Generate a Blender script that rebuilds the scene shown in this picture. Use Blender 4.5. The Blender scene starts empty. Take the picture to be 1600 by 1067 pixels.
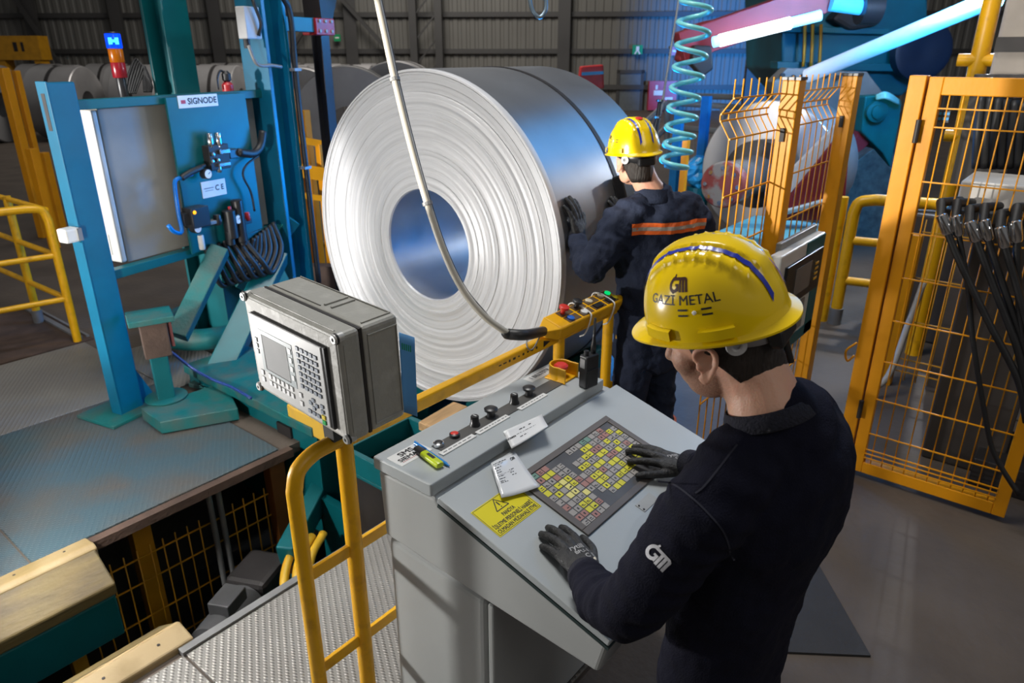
import bpy, bmesh, math, random
from mathutils import Vector, Matrix, Quaternion, noise
random.seed(7)
S = bpy.context.scene
COL = S.collection
V = Vector
# ------------------------------------------------------------------ camera
FPX = 1115.0
PITCH = math.atan(448/1115.0)
HEAD = math.atan2(973, 1201.6)
CAMZ = 2.12
FW = V((math.cos(HEAD)*math.cos(PITCH), math.sin(HEAD)*math.cos(PITCH), -math.sin(PITCH)))
RT = V((math.sin(HEAD), -math.cos(HEAD), 0))
UP = RT.cross(FW)
CO = V((0, 0, CAMZ))
cam_data = bpy.data.cameras.new('camera')
cam = bpy.data.objects.new('camera', cam_data); COL.objects.link(cam)
cam_data.sensor_width = 36.0
cam_data.lens = 36.0*FPX/1600.0
cam_data.clip_end = 300
cam.matrix_world = Matrix((( RT.x, UP.x, -FW.x, 0), (RT.y, UP.y, -FW.y, 0), (RT.z, UP.z, -FW.z, CAMZ), (0, 0, 0, 1)))
cam_data.dof.use_dof = True
cam_data.dof.focus_distance = 1.95
cam_data.dof.aperture_fstop = 5.0
S.camera = cam
# ------------------------------------------------------------------ world, lights, exposure
w = bpy.data.worlds.new('hall_air'); S.world = w; w.use_nodes = True
bg = w.node_tree.nodes['Background']; bg.inputs[0].default_value = (0.70, 0.69, 0.68, 1); bg.inputs[1].default_value = 0.165
S.view_settings.view_transform = 'Standard'; S.view_settings.look = 'None'
S.view_settings.gamma = 1.0; S.view_settings.exposure = 0.0
S.view_settings.use_curve_mapping = False

def light(name, kind, loc, target, power, color=(1, 1, 1), size=0.3, spot=None, blend=0.3, size_y=None):
    d = bpy.data.lights.new(name, kind); d.energy = power; d.color = color
    if kind == 'AREA':
        d.size = size
        if size_y: d.shape = 'RECTANGLE'; d.size_y = size_y
    else:
        d.shadow_soft_size = size
    if kind == 'SPOT':
        d.spot_size = math.radians(spot); d.spot_blend = blend
    o = bpy.data.objects.new(name, d); COL.objects.link(o); o.location = loc
    o.rotation_euler = (V(target)-V(loc)).to_track_quat('-Z', 'Y').to_euler()
    return o
# photographer's key strobe, low on the left, lights the coil face and both men from the front
light('key_strobe', 'SPOT', (0.15, 3.05, 1.0), (2.6, 2.3, 1.25), 165, (1.0, 0.98, 0.95), 0.07, 175, 0.25)
# added soft fill from the far left, no source known there
light('left_fill', 'AREA', (-3.2, 5.6, 2.2), (2.0, 4.7, 1.2), 45, (1.0, 0.98, 0.95), 1.6)
light('frame_fill_spot', 'SPOT', (-3.2, 5.5, 1.9), (1.8, 4.7, 1.25), 1900, (1.0, 0.98, 0.96), 0.12, 25, 0.4)  # added narrow spot that brightens the blue column and cabinet side
# added soft fill from the camera side, no such lamp known
light('camera_side_fill', 'AREA', (0.6, -3.2, 4.6), (1.6, 1.4, 0.9), 42, (1.0, 0.97, 0.93), 2.2)
# roof lamps of the hall
light('roof_lamp_front', 'AREA', (2.3, 2.9, 7.0), (1.9, 1.4, 0), 290, (1.0, 0.98, 0.95), 2.0)
light('roof_lamp_back', 'AREA', (14, 15, 10.0), (19, 17, 1), 1500, (1.0, 0.95, 0.88), 6.0)
# added spot on the upper fence; its cone edge stands in for a shadow line
light('fence_fill_spot', 'SPOT', (-0.6, 2.6, 2.05), (3.7, 1.15, 1.95), 900, (1.0, 0.95, 0.86), 0.03, 17, 0.1)
# blue gelled strobes by the mill
light('blue_softbox', 'AREA', (6.4, 0.5, 3.7), (3.2, 2.4, 1.6), 62, (0.03, 0.40, 1.0), 3.0)
light('blue_strobe_mill', 'SPOT', (7.2, 1.2, 2.6), (9.4, 2.4, 2.3), 450, (0.02, 0.36, 1.0), 0.25, 120, 0.6)
light('blue_strobe_frame', 'SPOT', (6.8, 3.4, 2.9), (2.4, 4.7, 1.3), 330, (0.02, 0.36, 1.0), 0.05, 40, 0.3)
light('blue_strobe_bore', 'AREA', (5.0, 3.55, 1.15), (2.9, 3.0, 1.15), 95, (0.0, 0.30, 1.0), 0.9)
light('blue_strobe_wall', 'SPOT', (19.5, 5.2, 1.5), (29.5, 11.6, 2.6), 14000, (0.03, 0.3, 1.0), 0.3, 50, 0.8)

# ------------------------------------------------------------------ helpers
def at(px, py, D):
    return CO + (FW*FPX + RT*(px-800) - UP*(py-533.5))/FPX*D
def atz(px, py, z):
    d = FW*FPX + RT*(px-800) - UP*(py-533.5); return CO + d*((z-CAMZ)/d.z)
def atx(px, py, x):
    d = FW*FPX + RT*(px-800) - UP*(py-533.5); return CO + d*(x/d.x)
def aty(px, py, y):
    d = FW*FPX + RT*(px-800) - UP*(py-533.5); return CO + d*(y/d.y)

MATS = {}
def mat(name, col, rough=0.5, metal=0.0, var=0.12, scale=6.0, bump=0.0, bscale=60.0, spec=0.5, col2=None, wear=None, coat=0.0, emit=None, es=1.0, stretch=None):
    """plain procedural material: base colour with soft noise variation, optional second colour in worn patches and bump grain"""
    if name in MATS: return MATS[name]
    m = bpy.data.materials.new(name); m.use_nodes = True
    n = m.node_tree.nodes; L = m.node_tree.links; p = n['Principled BSDF']
    p.inputs['Roughness'].default_value = rough; p.inputs['Metallic'].default_value = metal
    p.inputs['Specular IOR Level'].default_value = spec
    p.inputs['Coat Weight'].default_value = coat
    tc = n.new('ShaderNodeTexCoord'); src = tc.outputs['Object']
    if stretch:
        mp = n.new('ShaderNodeMapping'); mp.inputs['Scale'].default_value = stretch; L.new(src, mp.inputs[0]); src = mp.outputs[0]
    c = (*col, 1)
    if var > 0 or col2:
        t = n.new('ShaderNodeTexNoise'); t.inputs['Scale'].default_value = scale; t.inputs['Detail'].default_value = 6
        L.new(src, t.inputs['Vector'])
        r = n.new('ShaderNodeValToRGB'); L.new(t.outputs['Fac'], r.inputs[0])
        e = r.color_ramp.elements
        if col2:
            lo, hi = wear or (0.5, 0.62)
            e[0].position = lo; e[1].position = hi; e[0].color = c; e[1].color = (*col2, 1)
        else:
            e[0].position = 0.3; e[1].position = 0.7
            e[0].color = (*[x*(1-var) for x in col], 1); e[1].color = (*[min(1, x*(1+var)) for x in col], 1)
        L.new(r.outputs[0], p.inputs['Base Color'])
    else:
        p.inputs['Base Color'].default_value = c
    if bump > 0:
        t2 = n.new('ShaderNodeTexNoise'); t2.inputs['Scale'].default_value = bscale; t2.inputs['Detail'].default_value = 4
        L.new(src, t2.inputs['Vector'])
        b = n.new('ShaderNodeBump'); b.inputs['Strength'].default_value = bump; b.inputs['Distance'].default_value = 0.01
        L.new(t2.outputs['Fac'], b.inputs['Height']); L.new(b.outputs[0], p.inputs['Normal'])
    if emit:
        p.inputs['Emission Color'].default_value = (*emit, 1); p.inputs['Emission Strength'].default_value = es
    MATS[name] = m
    return m

def frame(x, y=None, z=None, loc=(0, 0, 0)):
    """matrix with the given (world) axes"""
    x = V(x).normalized()
    if z is None: z = x.cross(V(y))
    z = V(z).normalized()
    y = z.cross(x).normalized(); z = x.cross(y)
    l = V(loc)
    return Matrix(((x.x, y.x, z.x, l.x), (x.y, y.y, z.y, l.y), (x.z, y.z, z.z, l.z), (0, 0, 0, 1)))
def rotz(a, loc=(0, 0, 0)): return Matrix.Translation(V(loc)) @ Matrix.Rotation(math.radians(a), 4, 'Z')

ORG = {}
def thing(name, label, cat, loc=(0, 0, 0), group=None):
    o = bpy.data.objects.new(name, None); COL.objects.link(o); o.location = loc; o.empty_display_size = 0.1
    o['label'] = label; o['category'] = cat
    if group: o['group'] = group
    ORG[o] = V(loc); return o
def tag(o, label, cat, group=None):
    o['label'] = label; o['category'] = cat
    if group: o['group'] = group
    return o

class MB:
    """collects shapes given in world (or self.M local) coordinates; build() links them as ONE mesh object"""
    def __init__(s, M=None): s.v = []; s.f = []; s.M = M or Matrix.Identity(4)
    def add(s, vs, fs, M=None):
        k = len(s.v); T = s.M @ M if M is not None else s.M
        s.v += [T @ V(a) for a in vs]; s.f += [tuple(i+k for i in f) for f in fs]; return s
    def box(s, c, d, M=None):
        x, y, z = c; a, b, e = d[0]/2, d[1]/2, d[2]/2
        vs = [(x+i*a, y+j*b, z+k*e) for i in (-1, 1) for j in (-1, 1) for k in (-1, 1)]
        return s.add(vs, [(0, 1, 3, 2), (4, 6, 7, 5), (0, 4, 5, 1), (2, 3, 7, 6), (0, 2, 6, 4), (1, 5, 7, 3)], M)
    def box2(s, a, b, M=None):
        return s.box([(a[i]+b[i])/2 for i in range(3)], [abs(b[i]-a[i]) for i in range(3)], M)
    def tube(s, pts, r, n=12, closed=False, M=None, cap=True):
        pts = [V(p) for p in pts]; m = len(pts); vs = []; fs = []
        rr = r if isinstance(r, (list, tuple)) else [r]*m
        ref = None
        for i, p in enumerate(pts):
            if closed: t = pts[(i+1) % m]-pts[i-1]
            else: t = pts[min(i+1, m-1)]-pts[max(i-1, 0)]
            t.normalize()
            if ref is None: ref = t.orthogonal().normalized()
            ref = (ref - t*ref.dot(t)).normalized(); b = t.cross(ref)
            for k in range(n):
                a = 2*math.pi*k/n; vs.append(p + (ref*math.cos(a)+b*math.sin(a))*rr[i])
        for i in range(m if closed else m-1):
            for k in range(n):
                j = (i+1) % m
                fs.append((i*n+k, i*n+(k+1) % n, j*n+(k+1) % n, j*n+k))
        if cap and not closed:
            fs.append(tuple(range(n-1, -1, -1))); fs.append(tuple((m-1)*n+k for k in range(n)))
        return s.add(vs, fs, M)
    def cyl(s, a, b, r, n=20, r2=None, M=None): return s.tube([a, b], [r, r if r2 is None else r2], n, M=M)
    def bar(s, a, b, wd, ht, up=(0, 0, 1), M=None):
        """rectangular bar from a to b, wd across, ht along up"""
        a = V(a); b = V(b); x = (b-a); l = x.length; T = frame(x, z=(V(up)-x.normalized()*V(up).dot(x.normalized())), loc=(a+b)/2)
        return s.box((0, 0, 0), (l, wd, ht), T if M is None else M @ T)
    def lathe(s, prof, n=32, M=None, closed=False):
        vs = []; fs = []; m = len(prof)
        for r, z in prof:
            for k in range(n):
                a = 2*math.pi*k/n; vs.append((r*math.cos(a), r*math.sin(a), z))
        for i in range(m if closed else m-1):
            j = (i+1) % m
            for k in range(n): fs.append((i*n+k, i*n+(k+1) % n, j*n+(k+1) % n, j*n+k))
        if not closed:
            fs.append(tuple(range(n-1, -1, -1))); fs.append(tuple((m-1)*n+k for k in range(n)))
        return s.add(vs, fs, M)
    def prism(s, poly, h0, h1, M=None):
        """polygon in local xy extruded from z=h0 to h1"""
        n = len(poly); vs = [(p[0], p[1], h0) for p in poly]+[(p[0], p[1], h1) for p in poly]
        fs = [tuple(range(n-1, -1, -1)), tuple(range(n, 2*n))]+[(i, (i+1) % n, n+(i+1) % n, n+i) for i in range(n)]
        return s.add(vs, fs, M)
    def rings(s, rings, cap=True, closed=False):
        n = len(rings[0]); m = len(rings); vs = [p for r in rings for p in r]; fs = []
        for i in range(m if closed else m-1):
            j = (i+1) % m
            for k in range(n): fs.append((i*n+k, i*n+(k+1) % n, j*n+(k+1) % n, j*n+k))
        if cap and not closed: fs += [tuple(range(n-1, -1, -1)), tuple((m-1)*n+k for k in range(n))]
        return s.add(vs, fs)
    def build(s, name, m, parent=None, smooth=False, bevel=0.0, seg=2, kind=None, label=None, org=None):
        me = bpy.data.meshes.new(name)
        o0 = ORG.get(parent) if parent is not None else (V(org) if org is not None else None)
        vs = s.v
        if o0 is None:
            o0 = sum((V(p) for p in vs), V((0, 0, 0)))/max(1, len(vs)); o0 = V((o0.x, o0.y, min(p.z for p in vs)))
        me.from_pydata([tuple(V(p)-o0) for p in vs], [], s.f); me.validate()
        bm = bmesh.new(); bm.from_mesh(me); bmesh.ops.recalc_face_normals(bm, faces=bm.faces); bm.to_mesh(me); bm.free()
        me.materials.append(m)
        o = bpy.data.objects.new(name, me); COL.objects.link(o)
        if parent is not None: o.parent = parent; ORG[o] = o0
        else: o.location = o0; ORG[o] = o0
        if parent is None: pass
        if smooth:
            for p in me.polygons: p.use_smooth = True
            if smooth == 'auto':
                sm = me.edges
                bm = bmesh.new(); bm.from_mesh(me)
                for e in bm.edges:
                    if len(e.link_faces) == 2 and e.calc_face_angle(0) > 0.7: e.smooth = False
                bm.to_mesh(me); bm.free()
        if bevel:
            b = o.modifiers.new('bevel', 'BEVEL'); b.width = bevel; b.segments = seg; b.limit_method = 'ANGLE'; b.angle_limit = 0.6
        if kind: o['kind'] = kind
        if label: o['label'] = label
        return o

def crv(pts, k=8):
    """Catmull-Rom through the points"""
    P = [V(p) for p in pts]; P = [P[0]*2-P[1]]+P+[P[-1]*2-P[-2]]; out = []
    for i in range(1, len(P)-2):
        a, b, c, d = P[i-1:i+3]
        for j in range(k):
            t = j/k
            out.append(0.5*((2*b)+(c-a)*t+(2*a-5*b+4*c-d)*t*t+(3*b-a-3*c+d)*t**3))
    out.append(P[-2]); return out
def sag(a, b, drop, k=14):
    a = V(a); b = V(b); return [a.lerp(b, i/k)-V((0, 0, drop*4*(i/k)*(1-i/k))) for i in range(k+1)]

def copy_tree(o, parent=None, loc=None):
    c = o.copy(); COL.objects.link(c)
    if parent is not None: c.parent = parent
    if loc is not None: c.location = loc
    for ch in list(o.children): copy_tree(ch, c)
    return c
def clone_part(o, delta, parent=None):
    """another piece that shares o's mesh, moved by delta"""
    c = o.copy(); COL.objects.link(c); c.location = o.location + V(delta)
    if parent is not None: c.parent = parent
    return c

def text_mesh(body, size, bold=0.0, align='CENTER', spacing=1.0):
    cu = bpy.data.curves.new('txt', 'FONT'); cu.body = body; cu.size = size; cu.align_x = align; cu.align_y = 'CENTER'
    cu.space_character = spacing; cu.resolution_u = 3; cu.fill_mode = 'FRONT'
    o = bpy.data.objects.new('txt', cu); COL.objects.link(o)
    dg = bpy.context.evaluated_depsgraph_get(); dg.update()
    me = bpy.data.meshes.new_from_object(o.evaluated_get(dg))
    vs = [tuple(v.co) for v in me.vertices]; fs = [tuple(p.vertices) for p in me.polygons]
    bpy.data.objects.remove(o); bpy.data.curves.remove(cu); bpy.data.meshes.remove(me)
    if bold:
        n = len(vs); v0, f0 = vs, fs; vs, fs = [], []
        for i, (dx, dy) in enumerate(((bold, 0), (-bold, 0), (0, bold), (0, -bold))):
            vs += [(x+dx, y+dy, z+i*1e-5) for x, y, z in v0]; fs += [tuple(k+n*i for k in f) for f in f0]
    return vs, fs
def text(name, body, size, M, m, parent, bold=0.0, align='CENTER', mapf=None, sx=1.0, label=None):
    vs, fs = text_mesh(body, size, bold, align)
    mb = MB()
    if mapf: mb.add([mapf(x*sx, y) for x, y, z in vs], fs)
    else: mb.add([(x*sx, y, z) for x, y, z in vs], fs, M)
    return mb.build(name, m, parent, label=label)

def stroke(pts, wd, closed=False):
    """flat 2-D ribbon along pts; returns verts, faces"""
    pts = [V((p[0], p[1], 0)) for p in pts]; n = len(pts); vs = []; fs = []
    for i, p in enumerate(pts):
        t = (pts[min(i+1, n-1)]-pts[max(i-1, 0)]).normalized(); q = V((-t.y, t.x, 0))*wd/2
        vs += [tuple(p+q), tuple(p-q)]
    for i in range(n-1): fs.append((2*i, 2*i+1, 2*i+3, 2*i+2))
    return vs, fs
def gm_logo(h):
    """the firm's G-and-m mark, about 1.8h wide, centred"""
    out = []
    arc = [(-0.42+0.40*math.cos(math.radians(a)), 0.42*math.sin(math.radians(a))) for a in range(75, 331, 15)]
    out.append(stroke(arc, 0.24)); out.append(stroke([(-0.62, 0.28), (-0.45, 0.52), (-0.38, 0.68)], 0.14))
    out.append(stroke([(-0.08, -0.42), (-0.08, 0.08)], 0.22)); out.append(stroke([(-0.32, 0.0), (0.0, 0.0)], 0.16))
    out.append(stroke([(-0.40, 0.40), (0.72, 0.40), (0.82, 0.34), (0.86, 0.22)], 0.2))
    for x in (0.18, 0.49, 0.80): out.append(stroke([(x, 0.38), (x+0.02, -0.48)], 0.23))
    vs = []; fs = []
    for a, b in out:
        k = len(vs); vs += [((x-0.1)*h, y*h, 0) for x, y, z in a]; fs += [tuple(i+k for i in f) for f in b]
    return vs, fs
# ------------------------------------------------------------------ materials
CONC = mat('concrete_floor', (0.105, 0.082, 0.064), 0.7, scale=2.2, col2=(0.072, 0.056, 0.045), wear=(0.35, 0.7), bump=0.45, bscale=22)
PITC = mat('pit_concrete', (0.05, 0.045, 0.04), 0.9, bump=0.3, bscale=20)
TEAL = mat('teal_paint', (0.0, 0.10, 0.115), 0.42, var=0.2, scale=5, col2=(0.0, 0.08, 0.09), wear=(0.35, 0.75))
BLUE = mat('blue_teal_paint', (0.0, 0.105, 0.19), 0.38, var=0.15, scale=4)
TEALW = mat('worn_teal_paint', (0.0, 0.115, 0.115), 0.55, scale=7, col2=(0.075, 0.095, 0.08), wear=(0.42, 0.8), bump=0.2)
YEL = mat('yellow_rail_paint', (0.78, 0.40, 0.002), 0.38, scale=14, col2=(0.55, 0.27, 0.006), wear=(0.55, 0.75), bump=0.12, bscale=40)
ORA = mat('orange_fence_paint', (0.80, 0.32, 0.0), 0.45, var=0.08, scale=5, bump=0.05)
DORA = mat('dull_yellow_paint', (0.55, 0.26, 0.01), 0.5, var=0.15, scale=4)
STEELG = mat('grey_steel', (0.20, 0.20, 0.20), 0.5, 0.3, var=0.2)
DARK = mat('dark_steel', (0.025, 0.022, 0.022), 0.55, 0.2, var=0.3)
BLACK = mat('black_rubber', (0.012, 0.012, 0.013), 0.5, var=0.2)
BLKP = mat('black_plastic', (0.018, 0.018, 0.02), 0.35, var=0.1)
CHROME = mat('chrome', (0.75, 0.75, 0.76), 0.15, 1.0, var=0.05)
RUST = mat('brown_rusty_steel', (0.07, 0.042, 0.03), 0.75, var=0.35, bump=0.3)
CREAM = mat('cream_lacquer', (0.62, 0.61, 0.57), 0.35, var=0.04)
CABG = mat('cabinet_grey', (0.22, 0.21, 0.185), 0.42, var=0.06)
GREYP = mat('console_grey', (0.40, 0.415, 0.41), 0.42, var=0.05, scale=3, bump=0.03, bscale=200)
LIDG = mat('console_lid_grey', (0.40, 0.43, 0.44), 0.38, var=0.05, scale=3, bump=0.03, bscale=200)
BOXG = mat('enclosure_grey', (0.30, 0.295, 0.265), 0.5, scale=18, col2=(0.36, 0.35, 0.32), wear=(0.5, 0.7), bump=0.12, bscale=90)
BOXF = mat('enclosure_front_dusty', (0.40, 0.39, 0.36), 0.6, scale=25, col2=(0.62, 0.61, 0.58), wear=(0.5, 0.66), bump=0.2, bscale=120)
WHITE = mat('white_label', (0.72, 0.72, 0.70), 0.45, var=0.03)
PAPER = mat('paper_sheet', (0.74, 0.75, 0.76), 0.35, var=0.03)
INK = mat('black_ink', (0.012, 0.012, 0.015), 0.5, var=0)
RED = mat('red_paint', (0.42, 0.02, 0.025), 0.4, var=0.15)
REDB = mat('red_button', (0.62, 0.03, 0.02), 0.35, var=0.08)
NAVY = mat('navy_sweat_fabric', (0.0052, 0.0056, 0.0145), 0.9, var=0.18, scale=30, bump=0.35, bscale=260, spec=0.18)
OVER = mat('navy_overall_fabric', (0.017, 0.023, 0.045), 0.85, var=0.25, scale=12, bump=0.3, bscale=120, spec=0.25)
GLOVE = mat('black_glove', (0.014, 0.014, 0.015), 0.55, scale=60, col2=(0.035, 0.034, 0.034), wear=(0.45, 0.65), bump=0.4, bscale=220)
HAT = mat('yellow_hard_hat', (0.88, 0.60, 0.0), 0.22, var=0.03, spec=0.6, coat=0.4)
HAIR = mat('dark_brown_hair', (0.018, 0.012, 0.009), 0.6, var=0.4, scale=60, bump=0.6, bscale=180, stretch=(1, 1, 0.15))
ORBAND = mat('orange_reflective', (0.95, 0.16, 0.02), 0.5, var=0.05)
SILV = mat('silver_reflective', (0.42, 0.36, 0.30), 0.4, var=0.05)
HOSE = mat('turquoise_air_hose', (0.26, 0.78, 0.76), 0.25, var=0.04, coat=0.3)
CABLE = mat('grey_cable', (0.42, 0.39, 0.33), 0.4, var=0.1)
WALLM = mat('wall_cladding', (0.125, 0.12, 0.108), 0.6, var=0.1, scale=0.5)
GIRT = mat('dark_wall_steel', (0.045, 0.043, 0.042), 0.6, var=0.2, scale=0.6)
GALV = mat('stored_coil_steel', (0.34, 0.33, 0.33), 0.4, 0.5, var=0.2, scale=1.2)
WOOD = mat('pallet_wood', (0.42, 0.26, 0.12), 0.7, var=0.3, scale=10, stretch=(0.4, 3, 3), bump=0.2)
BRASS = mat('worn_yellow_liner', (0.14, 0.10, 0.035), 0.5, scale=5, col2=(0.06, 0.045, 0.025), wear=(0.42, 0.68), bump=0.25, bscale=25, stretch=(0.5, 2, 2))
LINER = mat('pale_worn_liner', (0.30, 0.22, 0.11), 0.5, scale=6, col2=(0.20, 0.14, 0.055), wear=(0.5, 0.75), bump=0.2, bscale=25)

def tread_mat(name, c1, c2, rough, pitch, metal=0.35):
    """steel chequer plate: rows of raised lugs in bump, second tone in uneven patches"""
    m = mat(name, c1, rough, metal, scale=2.2, col2=c2, wear=(0.42, 0.66))
    n = m.node_tree.nodes; L = m.node_tree.links; p = n['Principled BSDF']
    tc = n.new('ShaderNodeTexCoord'); sep = n.new('ShaderNodeSeparateXYZ'); L.new(tc.outputs['Object'], sep.inputs[0])
    def M(op, a, b=None):
        k = n.new('ShaderNodeMath'); k.operation = op
        for i, q in enumerate((a, b)):
            if q is None: continue
            if isinstance(q, (int, float)): k.inputs[i].default_value = q
            else: L.new(q, k.inputs[i])
        return k.outputs[0]
    k = 2*math.pi/pitch
    a = M('SINE', M('MULTIPLY', sep.outputs[0], k)); b = M('SINE', M('MULTIPLY', sep.outputs[1], k*0.62))
    c = M('COSINE', M('MULTIPLY', sep.outputs[0], k)); d = M('COSINE', M('MULTIPLY', sep.outputs[1], k*0.62))
    h = M('MAXIMUM', M('MULTIPLY', a, b), M('MULTIPLY', c, d)); h = M('SMOOTH_MAX', M('SUBTRACT', h, 0.35), 0.0)
    bp = n.new('ShaderNodeBump'); bp.inputs['Strength'].default_value = 0.9; bp.inputs['Distance'].default_value = 0.006
    L.new(h, bp.inputs['Height']); L.new(bp.outputs[0], p.inputs['Normal'])
    return m
TREADB = tread_mat('blue_sheen_worn_plate', (0.075, 0.125, 0.15), (0.125, 0.11, 0.095), 0.48, 0.030)  # bluish sheen of reflected light put into the base colour
TREADG = tread_mat('grey_tread_plate', (0.22, 0.21, 0.195), (0.27, 0.26, 0.24), 0.50, 0.030, 0.3)

# ------------------------------------------------------------------ floor, pit, wall
PX0, PX1, PY0, PY1 = -3.0, 4.6, 2.30, 3.30
def slab(mb, x0, x1, y0, y1, z=0.0, t=0.06): mb.box2((x0, y0, z-t), (x1, y1, z))
fl = MB(); slab(fl, -45, 70, -30, PY0); slab(fl, -45, 70, PY1, 75); slab(fl, -45, PX0, PY0, PY1); slab(fl, PX1, 70, PY0, PY1)
floor = fl.build('floor', CONC, kind='structure', org=(0, 0, 0))
pt = MB(); D_ = -1.35
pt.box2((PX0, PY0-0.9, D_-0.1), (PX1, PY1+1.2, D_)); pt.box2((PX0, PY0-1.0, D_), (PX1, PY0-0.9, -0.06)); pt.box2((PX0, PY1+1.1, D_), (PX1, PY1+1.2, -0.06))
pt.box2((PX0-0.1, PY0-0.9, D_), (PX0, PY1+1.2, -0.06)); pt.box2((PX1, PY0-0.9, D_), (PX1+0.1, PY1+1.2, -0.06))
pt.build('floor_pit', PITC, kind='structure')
# steel edge angles along the pit
e1 = MB(); e1.box2((0.82, 2.265, 0.001), (2.3, 2.30, 0.022)); e1.build('trim_1', STEELG, kind='structure')
e2 = MB(); e2.box2((0.88, 3.25, -0.045), (2.0, 3.30, 0.004)); e2.build('trim_2', RUST, kind='structure')

# tread plates (each plate lifts out on its own)
def plate(name_label, x0, x1, y0, y1, m, z=0.012):
    mb = MB(); mb.box2((x0, y0, 0.0), (x1, y1, z)); o = mb.build('tread_plate', m, org=(x0, y0, 0), bevel=0.003)
    tag(o, name_label, 'tread plate', 'steel tread plates around the pit')
plate('worn tread plate coloured with a bluish sheen beside the pit, carrying the blue column', 0.665, 1.94, 3.305, 4.72, TREADB)
plate('tread plate at the frame edge, left of the bluish worn one', -1.2, 0.655, 3.305, 4.72, TREADB)
plate('greyer tread plate farther off between column and yellow rail', 0.9, 1.94, 4.73, 5.92, TREADG)
plate('small grey tread plate behind the short teal post', 1.95, 2.45, 4.55, 5.5, TREADG)
plate('light grey tread plate under the yellow handrail left of the console', 0.83, 1.9, 1.05, 2.262, TREADG)
plate('corner of light grey tread plate at the bottom frame edge', -0.6, 0.82, 1.05, 2.262, TREADG)

# flat dark sheet added in place of an open floor recess, bright rail edges
rc = MB(); rc.box2((1.0, 5.95, 0.0), (2.02, 7.2, 0.012)); o = rc.build('recess_sheet', RUST); tag(o, 'dark brown flat sheet standing in for a floor recess by the yellow rail', 'recess sheet')
tr = MB(); tr.box2((1.93, 6.02, 0.012), (1.97, 7.2, 0.03)); tr.box2((2.0, 6.02, 0.012), (2.02, 7.2, 0.026)); o.name = 'recess_sheet'; tr.build('rail_edge', STEELG, o)

# thin dark four-cornered sheet on the floor, right of the console
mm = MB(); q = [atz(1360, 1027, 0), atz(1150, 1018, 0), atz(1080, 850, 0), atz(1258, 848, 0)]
mm.rings([[V((p.x, p.y, 0.001)) for p in q], [V((p.x, p.y, 0.010)) for p in q]]); o = mm.build('floor_sheet', mat('dark_grey_sheet', (0.030, 0.029, 0.029), 0.8, bump=0.3)); tag(o, 'thin dark grey sheet on the floor behind the front worker', 'mat')

# back wall: built facing the hall, 31 m along the heading
WD = 31.0
wf = V((math.cos(HEAD-0.05), math.sin(HEAD-0.05), 0)); wr = V((wf.y, -wf.x, 0))
WM = frame(wr, z=(0, 0, 1), loc=wf*WD)      # local x to the right, y away, z up
wl = MB(WM)
prof = []
x = -60.0
while x < 50:
    prof += [(x, 0.0), (x+0.16, 0.0), (x+0.20, 0.035), (x+0.30, 0.035)]; x += 0.34
wl.prism(prof+[(50, 0.4), (-60, 0.4)], -0.2, 11.0)
wall = wl.build('wall_back', WALLM, kind='structure')
def wall_x(px): # local x on the wall for an image column at the horizon
    d = FW*FPX + RT*(px-800) - UP*(85-533.5); t = WD/ d.dot(wf); return (CO+d*t).dot(wr)
tn = 1
for z in (0.9, 2.25, 3.6, 5.0, 6.4):
    g = MB(WM); g.box2((-60, -0.16, z-0.09), (50, -0.01, z+0.09)); g.build('trim_%d' % (tn+2), GIRT, kind='structure'); tn += 1
for px in (70, 200, 255, 350, 555, 880, 1175):
    g = MB(WM); xx = wall_x(px); g.box2((xx-0.16, -0.42, 0), (xx+0.16, -0.16, 11)); g.box2((xx-0.24, -0.45, 0), (xx+0.24, -0.42, 11)); g.build('pillar', GIRT, kind='structure')
xx = wall_x(672)  # double lattice pillar
g = MB(WM)
for s in (-0.5, 0.5): g.box2((xx+s-0.14, -0.9, 0), (xx+s+0.14, -0.5, 11))
for k in range(12): g.bar((xx-0.4, -0.7, k*0.9), (xx+0.4, -0.7, k*0.9+0.9), 0.06, 0.06)
g.build('pillar', GIRT, kind='structure')
for a, b, za, zb in ((40, 110, 5.2, 1.4), (530, 650, 4.6, 1.2), (520, 455, 4.2, 2.0)):
    g = MB(WM); g.bar((wall_x(a), -0.6, za), (wall_x(b), -0.6, zb), 0.14, 0.14); g.build('brace', GIRT, kind='structure')
# door with its frame, exit signs, red hose cabinet
dx = wall_x(987)
d = MB(WM); d.box2((dx-0.43, -0.06, 0), (dx+0.43, -0.02, 1.42)); door = d.build('door_1', mat('grey_door', (0.10, 0.115, 0.125), 0.5), kind='structure')
d = MB(WM); d.box2((dx-0.55, -0.10, 0), (dx-0.43, 0, 1.55)); d.box2((dx+0.43, -0.10, 0), (dx+0.55, 0, 1.55)); d.box2((dx-0.55, -0.10, 1.42), (dx+0.55, 0, 1.55)); d.build('door_frame', GIRT, door)
GRN = mat('green_sign', (0.0, 0.26, 0.09), 0.5, var=0); 
def sign(px, py, wdt, hgt, m, label, pict):
    c = at(px, py, WD-1.2); lx = c.dot(wr); b = MB(WM); b.box2((lx-wdt/2, -0.30, c.z-hgt/2), (lx+wdt/2, -0.24, c.z+hgt/2)); o = b.build('sign', m); tag(o, label, 'sign', 'small signs on the back wall')
    t = MB(WM)
    if pict == 'man':   # running figure and arrow
        t.box2((lx-0.06, -0.31, c.z-0.02), (lx+0.06, -0.302, c.z+0.12)); t.bar((lx, -0.305, c.z), (lx-0.10, -0.305, c.z-0.16), 0.008, 0.05); t.bar((lx, -0.305, c.z), (lx+0.10, -0.305, c.z-0.16), 0.008, 0.05)
    else: t.box2((lx-wdt*0.3, -0.31, c.z-hgt*0.1), (lx+wdt*0.3, -0.302, c.z+hgt*0.1))
    t.build('pictogram', WHITE, o)
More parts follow.
